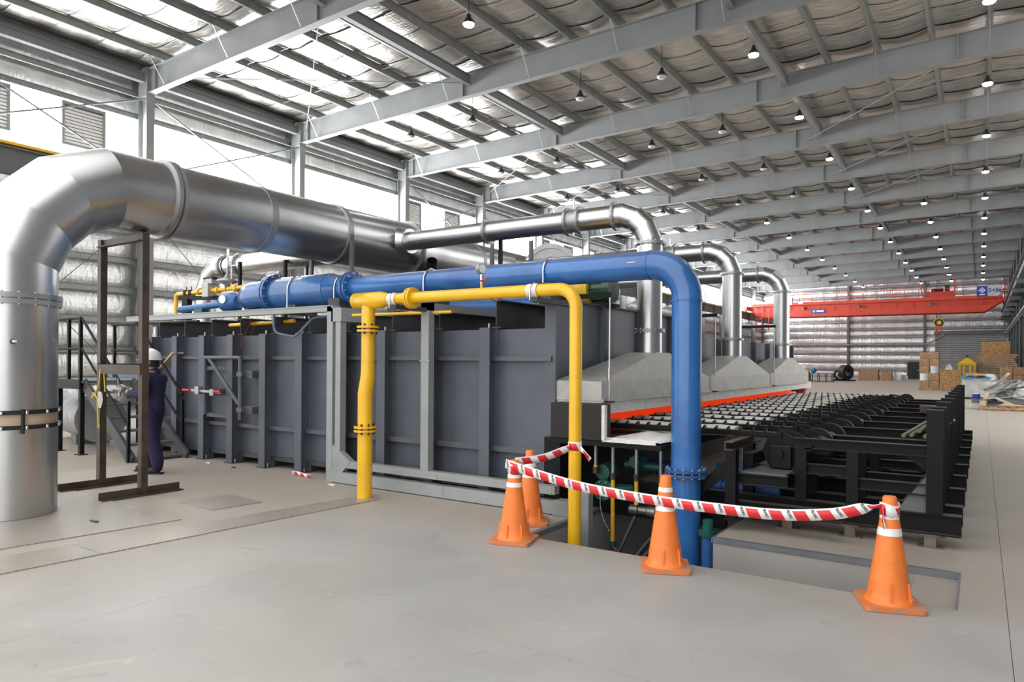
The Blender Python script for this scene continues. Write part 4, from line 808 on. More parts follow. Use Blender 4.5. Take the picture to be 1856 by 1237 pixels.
sc_=E('tape_scrap','crumpled scrap of red and white tape on the floor by the furnace','tape',(-7.9,6.35,0)); ribbon('strip',[(-8.0,6.4,.03),(-7.85,6.38,.04),(-7.7,6.36,.03),(-7.55,6.35,.03)],.05,sc_,0,False)
# ================================================================== COOLING BED / CHAIN CONVEYOR
cb=E('chain_conveyor_bed','black steel chain conveyor bed with upright stop posts beside the furnace slot','conveyor',(-1.2,11,0))
FY=[7.15,7.65,8.75,9.8,10.9,12.05,13.2,14.5,15.6,16.7]; BK='black_steel'
for i,y in enumerate(FY):
    part('stop_post',MB().ibeam((-.33,y,.3),(-.33,y,1.2),.14,.125,.01,.012,up=(0,1,0)),BK,cb); part('post_cap',MB().box(-.395,-.265,y-.073,y+.073,1.2,1.208),BK,cb)
    part('base_beam',MB().ibeam((-3.3 if i==0 else -1.98,y,.21),(-.13,y,.21),.18,.12,.01,.012),BK,cb)
    part('top_beam',MB().ibeam((-1.5,y,.84),(-.39,y,.84),.10,.1,.008,.01),BK,cb)
    part('gusset',MB().add([(-.395,y-.005,.3),(-.62,y-.005,.3),(-.395,y-.005,.62),(-.395,y+.005,.3),(-.62,y+.005,.3),(-.395,y+.005,.62)],[(0,1,2),(5,4,3),(0,3,4,1),(1,4,5,2),(2,5,3,0)]),'struct_dark' if i<2 else BK,cb)
    part('gusset',MB().add([(-.395,y-.005,.79),(-.56,y-.005,.79),(-.395,y-.005,.66),(-.395,y+.005,.79),(-.56,y+.005,.79),(-.395,y+.005,.66)],[(0,2,1),(5,3,4),(0,1,4,3),(1,2,5,4),(2,0,3,5)]),BK,cb)
    for x in (-1.43,-.98): part('inner_post',MB().ibeam((x,y,.3),(x,y,.79),.11,.1,.01,.012,up=(0,1,0)),BK,cb)
    part('mid_beam',MB().ibeam((-1.38,y,.60),(-1.03,y,.60),.10,.09,.008,.01),BK,cb); part('mid_beam',MB().ibeam((-.93,y,.50),(-.4,y,.50),.10,.09,.008,.01),BK,cb)
    for x in (-.36,-1.0,-1.55):
        part('foot',MB().ibeam((x,y,.012),(x,y,.12),.09,.09,.008,.01,up=(0,1,0)).box(x-.1,x+.1,y-.06,y+.06,0,.014).box(x-.07,x+.07,y-.06,y+.06,.108,.12),'rod_steel',cb)
    part('bearing',MB().bevbox(-1.38,-1.2,y+.1,y+.2,.72,.88,.01).tube([(-1.29,y+.08,.84),(-1.29,y+.22,.84)],.06,16),BK,cb)
# outer left stub frame at the near side
part('stub_post',MB().ibeam((-1.98,6.75,.1),(-1.98,6.75,.80),.11,.1,.01,.012,up=(0,1,0)),BK,cb); part('stub_post',MB().ibeam((-1.98,7.35,.1),(-1.98,7.35,.80),.11,.1,.01,.012,up=(0,1,0)),BK,cb)
part('stub_channel',MB().chan((-1.98,6.5,.835),(-1.98,7.5,.835),.08,.08,.01),'brown_steel',cb); part('stub_brace',MB().bar((-2.55,6.8,.12),(-2.02,6.78,.62),.06,.1),BK,cb)
part('side_rail',MB().ibeam((-1.93,6.8,.5),(-1.48,6.8,.5),.11,.1,.008,.01),BK,cb); part('side_rail',MB().ibeam((-1.93,6.8,.24),(-1.0,6.8,.24),.1,.1,.008,.01),BK,cb)
part('seat_plate',MB().box(-1.9,-1.5,6.8,7.4,.555,.57),'struct_dark',cb)
# sprockets, chain rails, shaft
RY=[7.2+.72*i for i in range(15)]
tooth=MB(); 
for k in range(16):
    x=-3.55+k*.125; tooth.add([(x,-.03,0),(x+.035,-.03,0),(x+.03,-.03,.035),(x,.03,0),(x+.035,.03,0),(x+.03,.03,.035)],[(0,1,2),(5,4,3),(0,3,4,1),(1,4,5,2),(2,5,3,0)])
tm=tooth.mesh('chain_teeth',BK)
wheel=MB().disc((0,0,0),(0,1,0),.19,.03,8).mesh('sprocket_plate',BK); wheel2=MB().disc((0,0,0),(0,1,0),.165,.05,24).ring((0,0,0),(0,1,0),.05,.08,.14,16).mesh('guide_wheel',BK)
link=MB().box(-.05,.05,-.03,-.022,-.015,.015).box(-.05,.05,.022,.03,-.015,.015).tube([(-.035,-.035,0),(-.035,.035,0)],.012,8).tube([(.035,-.035,0),(.035,.035,0)],.012,8).mesh('chain_link',BK)
for i,y in enumerate(RY):
    part('chain_rail',MB().box(-3.6,-1.62,y-.045,y+.045,.885,.925).box(-3.6,-1.62,y-.03,y+.03,.865,.885),BK,cb)
    put(tm,'chain_teeth',cb,(0,y,.925))['kind']='stuff'; put(wheel,'sprocket_plate',cb,(-1.62,y,.74)); put(wheel2,'guide_wheel',cb,(-1.36,y+.3,.8))
    for k,(dx,dz,an) in enumerate(((.0,.2,0),(.1,.185,18),(.185,.135,40),(.25,.06,55))):
        o=put(link,'chain_link',cb,(-1.6+dx,y,.74+dz)); o.rotation_euler=(0,R(an),0)
    part('bearing_block',MB().bevbox(-1.72,-1.52,y-.09,y-.03,.58,.80,.008).tube([(-1.62,y-.13,.72),(-1.62,y-.02,.72)],.035,14),BK,cb)
part('drive_shaft',MB().tube([(-1.36,7.1,.8),(-1.36,17.3,.8)],.035,14),BK,cb); part('drive_shaft',MB().tube([(-1.62,7.1,.74),(-1.62,17.3,.74)],.03,12),BK,cb)
part('long_beam',MB().box(-1.95,-1.85,7.0,17.3,.6,.72).box(-2.6,-2.5,7.1,17.3,.74,.86),BK,cb)
for i,y in enumerate(RY[:-1]):
    one('fibre_strip',MB().grid(lambda a,b,y=y:V((-3.6+a*1.45,y+.2+b*.3,.915+.02*math.sin(math.pi*b)**.5+.006*math.sin(a*23+y)*math.sin(b*3.1))),14,5).box(-3.6,-2.15,y+.2,y+.5,.84,.915),'white_fibre','white ceramic fibre strip laid between the conveyor chains','insulation','fibre strips')
pad=E('fibre_pad','thick white ceramic fibre blanket slab on the black hearth plate','insulation',(-2.9,6.8,.785))
rnd=random.Random(3)
part('slab',MB().grid(lambda a,b:V((-3.24+a*.62+.015*math.sin(b*9),6.52+b*1.78,.79+.06*min(1,4*min(a+.03,1.03-a,b+.06,1.06-b))+.01*math.sin(a*14+b*5))),22,8),'white_fibre',pad); part('torn_layer',MB().grid(lambda a,b:V((-3.24+a*.58,6.49+b*.06+.012*math.sin(a*21),.787+.04*b)),20,3),'white_fibre',pad)
part('loose_end',MB().bevbox(-2.72,-2.5,8.0,8.3,.787,.85,.012),'white_fibre',pad)
rb_=[]
for i in range(5):
    r_=E('steel_rod','round steel bar with green painted end lying on the conveyor beams','rod',(-.5,9,.9),'steel bars'); x=-.62+.06*i; z=.915+(.035 if i==2 else 0)
    part('bar',MB().tube([(x,7.75+.1*(i%3),z),(x+.1,10.3,z)],.019,12),'rod_steel',r_); part('painted_end',MB().tube([(x-.001,7.74+.1*(i%3),z),(x,7.77+.1*(i%3),z)],.0195,12),'green_end',r_)
one('wooden_block',MB().bevbox(-.75,-.45,11.9,12.2,.89,1.0,.01),'brown_steel','brown rough block resting on the conveyor beams','block')
rv=E('red_bracket','dark red bracket with black knob at the end of the furnace slot','bracket',(-3.75,18.4,.2)); part('plate',MB().tube([(-3.75,18.4,1.0),(-3.72,18.55,1.0)],.13,16),'dark_red',rv); part('arm',MB().bar((-3.75,18.5,.0),(-3.75,18.5,.95),.1,.1),'dark_red',rv); part('knob',MB().bevbox(-3.95,-3.87,18.38,18.5,.92,1.06,.01),'black_matte',rv)

# ================================================================== PIT PIPING
def burner(x,y,z0,z1,label,valve):
    e=E('burner_pipe',label,'pipe',(x,y,z0)); zs=z1-.3
    part('yellow_pipe',MB().tube([(x,y,z0),(x,y,zs)],.022,12),'yellow_dull',e); part('flexible_sleeve',MB().tube([(x,y,zs),(x,y,z1)],.02,12),'galv_dull',e); part('union',MB().tube([(x,y,zs-.05),(x,y,zs+.02)],.032,8),'brown_steel',e)
    if valve: part('ball_valve',MB().tube([(x,y,z0+.38),(x,y,z0+.47)],.038,10).bar((x,y-.04,z0+.43),(x+.12,y-.06,z0+.36),.02,.012),'teal_paint',e); part('lever',MB().tube([(x+.04,y-.05,z0+.42),(x+.12,y-.07,z0+.34)],.009,6),'red_plastic',e); part('tap',MB().tube([(x,y,z0+.12),(x+.12,y-.02,z0+.1)],.014,8),'brown_steel',e)
    return e
burner(-3.22,6.72,-.75,.72,'long yellow burner pipe with green ball valve going down into the pit',True)
burner(-2.98,6.78,.12,.72,'yellow burner pipe with grey sleeve, ending at the fittings row',False)
burner(-2.74,6.85,.2,.72,'short yellow burner pipe close to the blue pipe',False)
burner(-3.44,6.75,.5,.76,'stubby yellow burner nozzle under the black hearth plate',False)
burner(-2.2,7.9,.3,.72,'small yellow pipe seen right of the blue pipe',False)
gv=E('green_valve','dark green gas valve with bolted body under the hearth plate','valve',(-3.4,6.9,.1))
part('body',MB().sphere((-3.38,6.9,.42),.1,14,(1,.8,1)).tube([(-3.5,6.9,.42),(-3.26,6.9,.42)],.06,14),'teal_paint',gv); part('bonnet',MB().disc((-3.38,6.82,.42),(0,1,0),.085,.05,12),'teal_paint',gv)
gv2=E('green_valve','large dark green diaphragm valve low beside the yellow pipe','valve',(-3.35,6.7,.05)); part('body',MB().disc((-3.33,6.72,.25),(.3,-1,0),.11,.08,16).tube([(-3.33,6.8,.25),(-3.1,6.95,.25)],.05,12),'teal_paint',gv2); part('bolts',MB().bolts((-3.33,6.71,.25),(.3,-1,0),.09,8,.008,.1),'bolt',gv2)
gv3=E('green_valve','dark green round valve high under the hearth plate between yellow pipes','valve',(-3.0,7.0,.4)); part('body',MB().sphere((-3.05,7.0,.55),.09,14).tube([(-3.2,7.0,.5),(-2.8,7.0,.5)],.045,12),'teal_paint',gv3); part('cap',MB().disc((-3.05,6.9,.55),(0,1,0),.06,.06,12),'teal_paint',gv3)
for i,(x0,x1,y,z,r,lb) in enumerate(((-3.3,-2.6,7.3,.22,.06,'dark blue air manifold pipe behind the yellow burner pipes'),(-3.2,-2.6,7.6,.42,.07,'upper dark blue air manifold pipe behind the burners'),(-2.45,-1.72,7.8,.42,.07,'blue pipe stub seen between the blue pipe and the black frame, upper'),(-2.45,-1.72,7.55,.27,.06,'blue pipe stub seen between the blue pipe and the black frame, middle'),(-2.45,-1.72,7.45,.12,.06,'blue pipe stub seen between the blue pipe and the black frame, lower'))):
    e=E('blue_manifold',lb,'pipe',((x0+x1)/2,y,z)); part('pipe',MB().tube([(x0,y,z),(x1,y,z)],r,16),'blue_dusty',e); part('flange',MB().ring((x0+.12,y,z),(1,0,0),r-.01,r+.03,.03,16),'blue_dusty',e)
fr_=E('fitting_row','row of grey and green pipe fittings along the pit edge','fittings',(-2.9,6.95,-.05))
for k in range(6): part('coupling',MB().tube([(-3.12+k*.1,6.95,.03),(-3.03+k*.1,6.95,.03)],.045 if k%2 else .055,12),'galv_dull' if k!=4 else 'teal_paint',fr_)
for i,pts in enumerate((((-2.98,6.75,.0),(-3.02,6.6,-.2),(-3.12,6.45,-.55),(-3.13,6.3,-1.0),(-3.13,6.25,-1.6)),((-2.72,6.8,-.1),(-2.85,6.6,-.3),(-2.98,6.4,-.6),(-3.0,6.3,-1.0),(-3.0,6.25,-1.6)),((-2.6,6.85,-.1),(-2.8,6.6,-.34),(-2.94,6.4,-.64),(-2.95,6.3,-1.1),(-2.95,6.25,-1.6)))):
    one('hose',MB().tube(spline(pts,5),.022,10),'cable','black rubber hose curving down into the pit','hose','pit hoses')
for i,(x,z) in enumerate(((-3.24,-.85),(-2.95,-.62))):
    e=E('solenoid_valve',('solenoid valve cluster at the foot of the long yellow pipe','solenoid valve cluster with yellow cap near the pit hoses')[i],'valve',(x,6.7,z-.2)); part('coil',MB().bevbox(x-.05,x+.05,6.65,6.75,z-.05,z+.06,.008),'black_matte',e); part('cap',MB().disc((x,6.63,z),(0,1,0),.026,.04,10),'yellow_dull',e); part('body',MB().bevbox(x-.04,x+.06,6.66,6.76,z-.22,z-.07,.01),'cable',e); part('plug',MB().disc((x+.02,6.64,z-.15),(0,1,0),.02,.03,10),'print_white',e); part('stem',MB().tube([(x,6.7,z+.05),(x,6.7,z+.22)],.02,8),'yellow_dull',e); part('tail_pipe',MB().tube([(x,6.7,z-.22),(x,6.7,-1.6)],.015,8),'cable',e)
tv=E('pit_pipe','dark blue vertical pipe with green flange between blue pipe and concrete block','pipe',(-2.16,6.62,-1.6)); part('pipe',MB().tube([(-2.17,6.62,-1.6),(-2.17,6.62,-.06)],.055,16),'blue_dusty',tv); part('flange',MB().ring((-2.17,6.62,-.03),(0,0,1),.03,.085,.05,16).tube([(-2.17,6.62,-.1),(-2.17,6.62,.1)],.05,14),'teal_paint',tv); part('joint_ring',MB().ring((-2.17,6.62,-.5),(0,0,1),.05,.065,.04,16),'blue_dusty',tv)
one('loose_wire',MB().tube(spline([(-3.3,6.6,.3),(-3.28,6.55,.1),(-3.2,6.5,-.05),(-3.16,6.5,-.1)]),.004,5).sphere((-3.16,6.5,-.12),.012,8),'galv_dull','thin loose wire hanging at the pit corner','wire')

# ================================================================== BRIDGE CRANE
cr=E('bridge_crane','orange-red overhead bridge crane spanning the hall near the far wall','crane',(-9.6,79,6.5)); RC='crane_red'; cy=78
def girder(y,nm):
    g=MB().add([(-20.9,y-.2,7.3),(-20.0,y-.2,6.62),(.3,y-.2,6.62),(1.7,y-.2,7.6),(1.7,y-.2,7.8),(-20.9,y-.2,7.8),(-20.9,y+.2,7.3),(-20.0,y+.2,6.62),(.3,y+.2,6.62),(1.7,y+.2,7.6),(1.7,y+.2,7.8),(-20.9,y+.2,7.8)],[(0,1,2,3,4,5),(11,10,9,8,7,6),(0,6,7,1),(1,7,8,2),(2,8,9,3),(3,9,10,4),(4,10,11,5),(5,11,6,0)])
    p=part('girder',g,RC,cr)
    part('bottom_flange',MB().box(-20.0,.3,y-.28,y+.28,6.58,6.62),RC,p); part('top_flange',MB().box(-20.9,1.7,y-.28,y+.28,7.78,7.83),RC,p)
    for k in range(15): part('stiffener',MB().box(-19.5+k*1.4,-19.46+k*1.4,y-.26,y-.2,7.2,7.6),RC,p)
    return p
girder(cy,'a'); girder(cy+2,'b')
part('walkway',MB().box(-20.6,1.6,cy-.75,cy-.28,7.76,8.06),RC,cr)
for z in (8.45,8.85): part('handrail',MB().bar((-18.2,cy-.7,z),(1.4,cy-.7,z),.05,.05),RC,cr)
for k in range(17): part('rail_post',MB().bar((-18.2+k*1.2,cy-.7,8.06),(-18.2+k*1.2,cy-.7,8.87),.05,.05),RC,cr)
for x in (-21.2,1.85): 
    t_=part('end_truck',MB().box(x-.18,x+.18,cy-1.3,cy+3.3,7.42,7.85),RC,cr)
    for y in (cy-.9,cy+2.9): part('wheel',MB().disc((x,y,7.45),(1,0,0),.19,.12,20),'black_steel',t_)
part('end_rail',MB().bar((1.3,cy-.9,7.85),(2.0,cy-.9,9.3),.08,.08).bar((2.0,cy-.9,7.9),(2.1,cy-.9,9.1),.08,.08).bar((1.5,cy-.9,8.5),(2.1,cy-.9,8.5),.06,.06),RC,cr)
part('ladder',MB().bar((-20.2,cy-.6,5.2),(-20.2,cy-.6,7.8),.08,.08).bar((-19.6,cy-.6,5.2),(-19.6,cy-.6,7.8),.08,.08).bar((-18.9,cy-.6,5.2),(-18.9,cy-.6,7.6),.1,.1),RC,cr)
for k in range(7): part('ladder_rung',MB().bar((-20.2,cy-.6,5.4+k*.35),(-19.6,cy-.6,5.4+k*.35),.05,.05),RC,cr)
tr=part('trolley',MB().box(-4.5,-2.2,cy-.3,cy+2.3,8.1,8.6),RC,cr)
part('hoist_motor',MB().tube([(-4.0,cy,8.75),(-3.0,cy,8.75)],.2,14).box(-2.9,-2.5,cy-.2,cy+.3,8.6,9.2),'black_matte',tr); part('guard_frame',MB().bar((-4.6,cy-.4,8.1),(-5.0,cy-.4,9.6),.12,.08).bar((-4.5,cy-.4,9.0),(-4.9,cy-.4,9.0),.1,.05).bar((-2.1,cy-.4,8.1),(-2.1,cy-.4,9.6),.12,.08).bar((-1.9,cy-.4,8.6),(-1.9,cy-.4,9.3),.06,.06),RC,tr)
part('control_cabinet',MB().box(-17.3,-16.5,cy-.8,cy-.4,7.85,8.6).box(-15.9,-15.4,cy-.85,cy-.75,7.9,8.1),'white_sheet',cr)
for x in (-15.4,-10.2,-4.0): part('work_light',MB().lathe([(.03,.3),(.08,.25),(.2,0)],(x,cy-.5,7.35),12),'galv_dull',cr)
hk=E('crane_hook_block','yellow sheave block with red hook hanging from the crane','hook',(-3.35,77.9,4.9))
part('wire_rope',MB().tube([(-3.5,77.9,5.9),(-3.5,77.9,8.1)],.015,5).tube([(-3.2,77.9,5.9),(-3.2,77.9,8.1)],.015,5),'black_matte',hk); part('sheave',MB().disc((-3.35,77.9,5.65),(0,1,0),.42,.3,20),'yellow_dull',hk); part('sheave_guard',MB().ring((-3.35,77.75,5.65),(0,1,0),.2,.36,.1,20),'black_matte',hk); part('hook',MB().bevbox(-3.65,-3.05,77.7,78.1,4.95,5.25,.03).tube([(-3.35+.22*math.cos(R(t)),77.9,4.85+.22*math.sin(R(t))) for t in range(110,391,20)],.07,10),'dark_red',hk)
sg=E('capacity_sign','blue and grey crane capacity sign reading 5+5t','sign',(.6,77.1,7.95)); syy=77.1
part('blue_panel',MB().box(-.36,.47,syy-.02,syy+.02,7.95,8.9),'sign_blue',sg); part('grey_panel',MB().box(.47,1.55,syy-.02,syy+.02,7.95,8.9),'grey_sheet',sg)
def dia(x,z,r,mt,y,par): return part('emblem',MB().add([(x-r,y,z),(x,y,z-r),(x+r,y,z),(x,y,z+r),(x-r,y+.01,z),(x,y+.01,z-r),(x+r,y+.01,z),(x,y+.01,z+r)],[(0,1,2,3),(7,6,5,4),(0,4,5,1),(1,5,6,2),(2,6,7,3),(3,7,4,0)]),mt,par)
dia(.05,8.5,.27,'print_white',syy-.035,sg); dia(.05,8.5,.19,'sign_blue',syy-.046,sg); dia(.05,8.5,.11,'print_white',syy-.057,sg); part('caption_bar',MB().box(-.16,.26,syy-.03,syy-.02,8.06,8.14),'print_white',sg)
def wtext(body,size,mt,loc,par,name='lettering'):
    o=bpy.data.objects.new(name,text_mesh(name,body,size,mt,.004,1.0,.012)); COL.objects.link(o); o.parent=par; o.location=V(loc)-wl(par); o.rotation_euler=(R(90),0,0); return o
wtext('5+5t',.5,'sign_blue',(1.0,syy-.03,8.45),sg)
lg=E('crane_name_plate','small blue plate with white diamond emblem on the crane girder','sign',(-14.1,77.75,6.95)); part('plate',MB().box(-14.75,-13.35,77.72,77.79,6.92,7.32),'sign_blue',lg); dia(-14.45,7.12,.15,'print_white',77.70,lg); dia(-14.45,7.12,.08,'sign_blue',77.69,lg); part('caption_bar',MB().box(-14.2,-13.5,77.70,77.72,7.04,7.2),'print_white',lg)

# ================================================================== STORED GOODS
def pallet(x,y,z,w,d,label,rot=0,grp=None):
    e=E('wooden_pallet',label,'pallet',(x,y,z),grp)
    for k in range(6): part('deck_board',MB().box(x-w/2+k*w/6+.01,x-w/2+(k+1)*w/6-.03,y-d/2,y+d/2,z+.1,z+.125),'pallet_wood',e)
    for k in range(3): part('stringer',MB().box(x-w/2,x+w/2,y-d/2+k*(d-.1)/2,y-d/2+k*(d-.1)/2+.1,z+.022,z+.1),'pallet_wood',e)
    for k in range(3): part('bottom_board',MB().box(x-w/2+k*(w-.1)/2,x-w/2+k*(w-.1)/2+.1,y-d/2,y+d/2,z,z+.022),'pallet_wood',e)
    e.rotation_euler=(0,0,R(rot)); return e
def carton(x,y,z,w,d,h,label,grp=None,mt='cardboard'):
    e=E('cardboard_box',label,'box',(x,y,z),grp); part('box',MB().bevbox(x-w/2,x+w/2,y-d/2,y+d/2,z,z+h,.012),mt,e); part('tape_seam',MB().box(x-.03,x+.03,y-d/2-.002,y+d/2,z+h-.001,z+h+.002).box(x-.03,x+.03,y-d/2-.003,y-d/2,z+h*.7,z+h),'beige_wood',e); return e
y=53.0
pallet(-2.8,y,0,1.15,1.1,'wooden pallet under the tall cardboard box stack')
for (x,z,lb) in ((-3.05,.125,'bottom'),(-2.5,.125,'bottom'),(-2.5,.6,'second'),(-3.05,1.08,'third'),(-3.05,1.55,'fourth'),(-2.5,1.55,'fourth')): carton(x,y,z,.52,.9,.46,'brown cardboard box in the tall stack by the plywood crate, %s layer'%lb,'boxes in the tall stack')
carton(-2.78,y,2.03,1.05,.9,.4,'wide cardboard box topping the tall stack by the plywood crate')
for i,(x,z) in enumerate(((-3.05,.6),(-2.5,1.08))): e=E('white_roll',('white roll beside the second-layer box of the tall stack','white roll in the third layer of the tall box stack')[i],'roll',(x,y,z)); part('roll',MB().tube([(x,y-.3,z+.0),(x,y-.3,z+.46)],.24,20),'white_sheet',e); part('core',MB().ring((x,y-.3,z+.462),(0,0,1),.05,.08,.01,14),'cardboard',e)
pallet(-1.66,y,0,1.1,1.1,'wooden pallet under the plywood crate'); oc=E('plywood_crate','chipboard crate standing on a pallet by the yellow lifting frame','crate',(-1.66,y,.125))
part('crate_body',MB().bevbox(-2.17,-1.15,y-.5,y+.5,.125,1.28,.015),'osb',oc); part('lid',MB().box(-2.19,-1.13,y-.52,y+.52,1.28,1.3),'osb',oc)
one('crumpled_film',MB().grid(lambda a,b:V((-1.95+a*.5,y-.3+b*.5,1.3+.35*math.sin(math.pi*a)*math.sin(math.pi*b)+.06*math.sin(a*17+b*11))),8,6,False),'white_sheet','crumpled white plastic film on the plywood crate','film')
lf=E('lifting_frame','yellow steel lifting frame with pointed top behind the plywood crate','frame',(-.8,56,0)); ly=56
for x in (-1.2,-.95,-.6,-.35): part('leg',MB().box(x-.06,x+.06,ly-.35,ly-.25,0.02,1.62),'yellow_dull',lf); part('leg',MB().box(x-.06,x+.06,ly+.25,ly+.35,0.02,1.62),'yellow_dull',lf)
part('ring_beam',MB().box(-1.3,-.25,ly-.4,ly+.4,1.6,1.75),'yellow_dull',lf); part('base_ring',MB().box(-1.3,-.25,ly-.4,ly+.4,0.0,.12),'yellow_dull',lf)
part('pyramid',MB().add([(-1.3,ly-.4,1.75),(-.25,ly-.4,1.75),(-.25,ly+.4,1.75),(-1.3,ly+.4,1.75),(-.78,ly,2.15)],[(0,1,4),(1,2,4),(2,3,4),(3,0,4),(0,3,2,1)]),'yellow_dull',lf); part('lifting_eye',MB().ring((-.78,ly,2.2),(0,1,0),.04,.1,.05,14),'black_matte',lf)
# right hand stacks
pallet(1.55,51,0,1.2,1.1,'wooden pallet under the cartons on the right'); 
for i in range(2):
    for j in range(3): carton(1.25+i*.62,51,.125+j*.47,.58,.95,.45,'brown carton in the block of cartons beside the shutter stacks','cartons on the right')
ws=E('wrapped_stack','stack of white plastic-wrapped sheets on a pallet','stack',(.55,48,.12)); pallet(.55,48,0,1.2,1.1,'wooden pallet under the white wrapped sheets')
part('lower_block',MB().bevbox(.05,1.05,47.5,48.5,.125,.72,.03),'white_sheet',ws); part('board',MB().box(.0,1.2,47.5,48.5,.74,.8),'beige_wood',ws); part('top_bundle',MB().grid(lambda a,b:V((.05+a*.75,47.55+b*.8,.8+.3*min(1,6*min(a,1-a,b,1-b))+.03*math.sin(a*9+b*7))),14,8),'white_sheet',ws)
for k in range(6): pallet(1.0+.12*(k%2)-.2,57,k*.3+.0 if k<1 else k*.14,2.4,1.2,'wooden pallet in the pile below the big chipboard box',0,'piled pallets')
for z in (.98,1.12,1.26,1.4,1.54,1.68,1.82,1.96,2.1,2.24): pallet(.8+.1*math.sin(z*9),57,z,2.2,1.2,'wooden pallet in the pile below the big chipboard box',0,'piled pallets')
tb=E('chipboard_box','large chipboard box on top of the pallet pile','box',(.85,57,2.37)); part('body',MB().bevbox(.05,1.6,56.4,57.6,2.37,3.2,.02),'osb',tb); part('lid',MB().grid(lambda a,b:V((.03+a*1.59,56.38+b*1.24,3.2+.06*math.sin(math.pi*a))),6,2,False),'osb',tb)
one('leaning_board',MB().bar((-.8,57,.02),(-.47,57,2.2),.9,.04,up=(1,0,0)),'cardboard','brown board leaning against the pallet pile','board')
gc=E('grey_bin','grey sheet steel bin with blue tarp over its rim','bin',(-.28,40,0)); part('bin_wall',MB().box(-.75,.2,39.5,40.5,.1,.98),'grey_sheet',gc); part('skid',MB().box(-.75,.2,39.5,40.5,0,.1),'black_matte',gc); part('rim',MB().box(-.78,.23,39.47,40.53,.92,.98),'grey_sheet',gc)
one('blue_tarp',MB().grid(lambda a,b:V((-.85+a*1.25,39.42+b*.9,1.0-.2*max(0,.25-b)*2+.05*math.sin(a*14+b*6)+(.1*math.sin(a*3.1)))),18,8,False),'blue_tarp','crumpled blue tarp thrown over the grey bin','tarp'); pallet(-.2,39.95,1.1,.8,.9,'small wooden pallet lying on the blue tarp')
pallet(.82,31,0,1.7,1.4,'wooden pallet carrying the heap of scrap sheet metal')
rs=random.Random(11)
def sheetpiece(x,y,z,w,l,ry,rz,curl,lb,mt='grey_sheet',rx=0):
    M=Matrix.Translation((x,y,z))@Matrix.Rotation(R(rz),4,'Z')@Matrix.Rotation(R(ry),4,'Y')@Matrix.Rotation(R(rx),4,'X')
    mb=MB().grid(lambda a,b:V(((a-.5)*l,(b-.5)*w,curl*(2*a-1)**2*l+.0)),8,3).xf(M); o=one('scrap_sheet',mb,mt,lb,'scrap metal'); o.modifiers.new('gauge','SOLIDIFY').thickness=.012
sheetpiece(.6,31.1,.72,.7,1.3,-24,10,.08,'large grey bent sheet standing on the scrap heap'); sheetpiece(1.15,30.9,.85,.5,1.2,-14,-8,.05,'light grey sheet lying over the scrap heap'); sheetpiece(.95,30.7,.5,.4,1.5,-10,5,.03,'long pale strip of sheet in the scrap heap','white_sheet'); sheetpiece(1.3,30.8,.5,.35,1.0,18,12,.06,'twisted grey channel piece in the scrap heap'); sheetpiece(.75,31.3,.95,.5,.9,-30,25,-.1,'dark curved offcut on top of the scrap heap','struct_dark'); sheetpiece(1.45,31.2,.7,.5,.8,35,-20,.1,'pale crumpled sheet at the side of the scrap heap','white_sheet'); sheetpiece(.35,30.6,.3,.3,.6,10,40,.05,'short dark metal offcut at the front of the scrap heap','struct_dark'); sheetpiece(1.5,30.6,.95,.7,.9,-40,15,.12,'upright pale folded sheet at the back of the scrap heap','white_sheet'); sheetpiece(.5,30.9,.95,.5,1.0,-38,-15,.1,'dusty grey hood panel rising from the scrap heap'); sheetpiece(1.2,30.5,.25,.3,1.1,4,-10,.02,'flat dark strip at the bottom of the scrap heap','black_matte')
sheetpiece(.75,30.9,.62,.75,1.3,-8,6,.04,'big light grey trapezoid sheet leaning on the front of the scrap heap','grey_sheet',58)
sheetpiece(1.45,30.7,.55,.6,.9,14,-12,.05,'grey sheet offcut leaning at the right of the scrap heap','white_sheet',62)
sheetpiece(.45,30.7,.36,.45,.8,-22,18,.03,'dull dark sheet offcut low at the left of the scrap heap','steel_angle',50)
sheetpiece(1.1,30.45,.33,.3,1.2,6,-4,.02,'narrow dark channel strip along the front of the scrap heap','struct_dark',40)
one('wood_plank',MB().bar((.42,30.28,.46),(.98,30.22,.2),.1,.07),'beige_wood','pale wooden plank sticking out of the scrap heap','plank'); one('wood_plank',MB().bar((.1,30.5,.14),(.18,30.6,.62),.14,.05),'beige_wood','short upright wooden board at the corner of the scrap pallet','plank')
for i,(x,z) in enumerate(((-.18,.0),(-.16,.2),(-.14,.36))): e=E('paint_can',('white box can at the bottom beside the scrap pallet','dark grey can in the middle beside the scrap pallet','blue and white can on top beside the scrap pallet')[i],'can',(x,31.3,z)); part('body',MB().bevbox(x-.13,x+.13,31.2,31.45,z,z+.17,.015),('white_sheet','steel_angle','sign_blue')[i],e); part('lid',MB().box(x-.12,x+.12,31.21,31.44,z+.17,z+.185),'print_white',e)
dk=E('dark_cart','dark covered cart against the right wall','cart',(2.4,47,0)); part('body',MB().bevbox(1.95,2.9,46.6,47.6,.2,1.0,.05),'black_matte',dk); part('handle',MB().tube([(2.0,46.6,1.0),(2.0,46.5,1.3),(2.8,46.5,1.3),(2.8,46.6,1.0)],.03,8),'brown_steel',dk)
for i,x in enumerate((2.05,2.8)): part('wheel',MB().disc((x,46.8,.12),(1,0,0),.12,.06,14),'black_matte',dk)
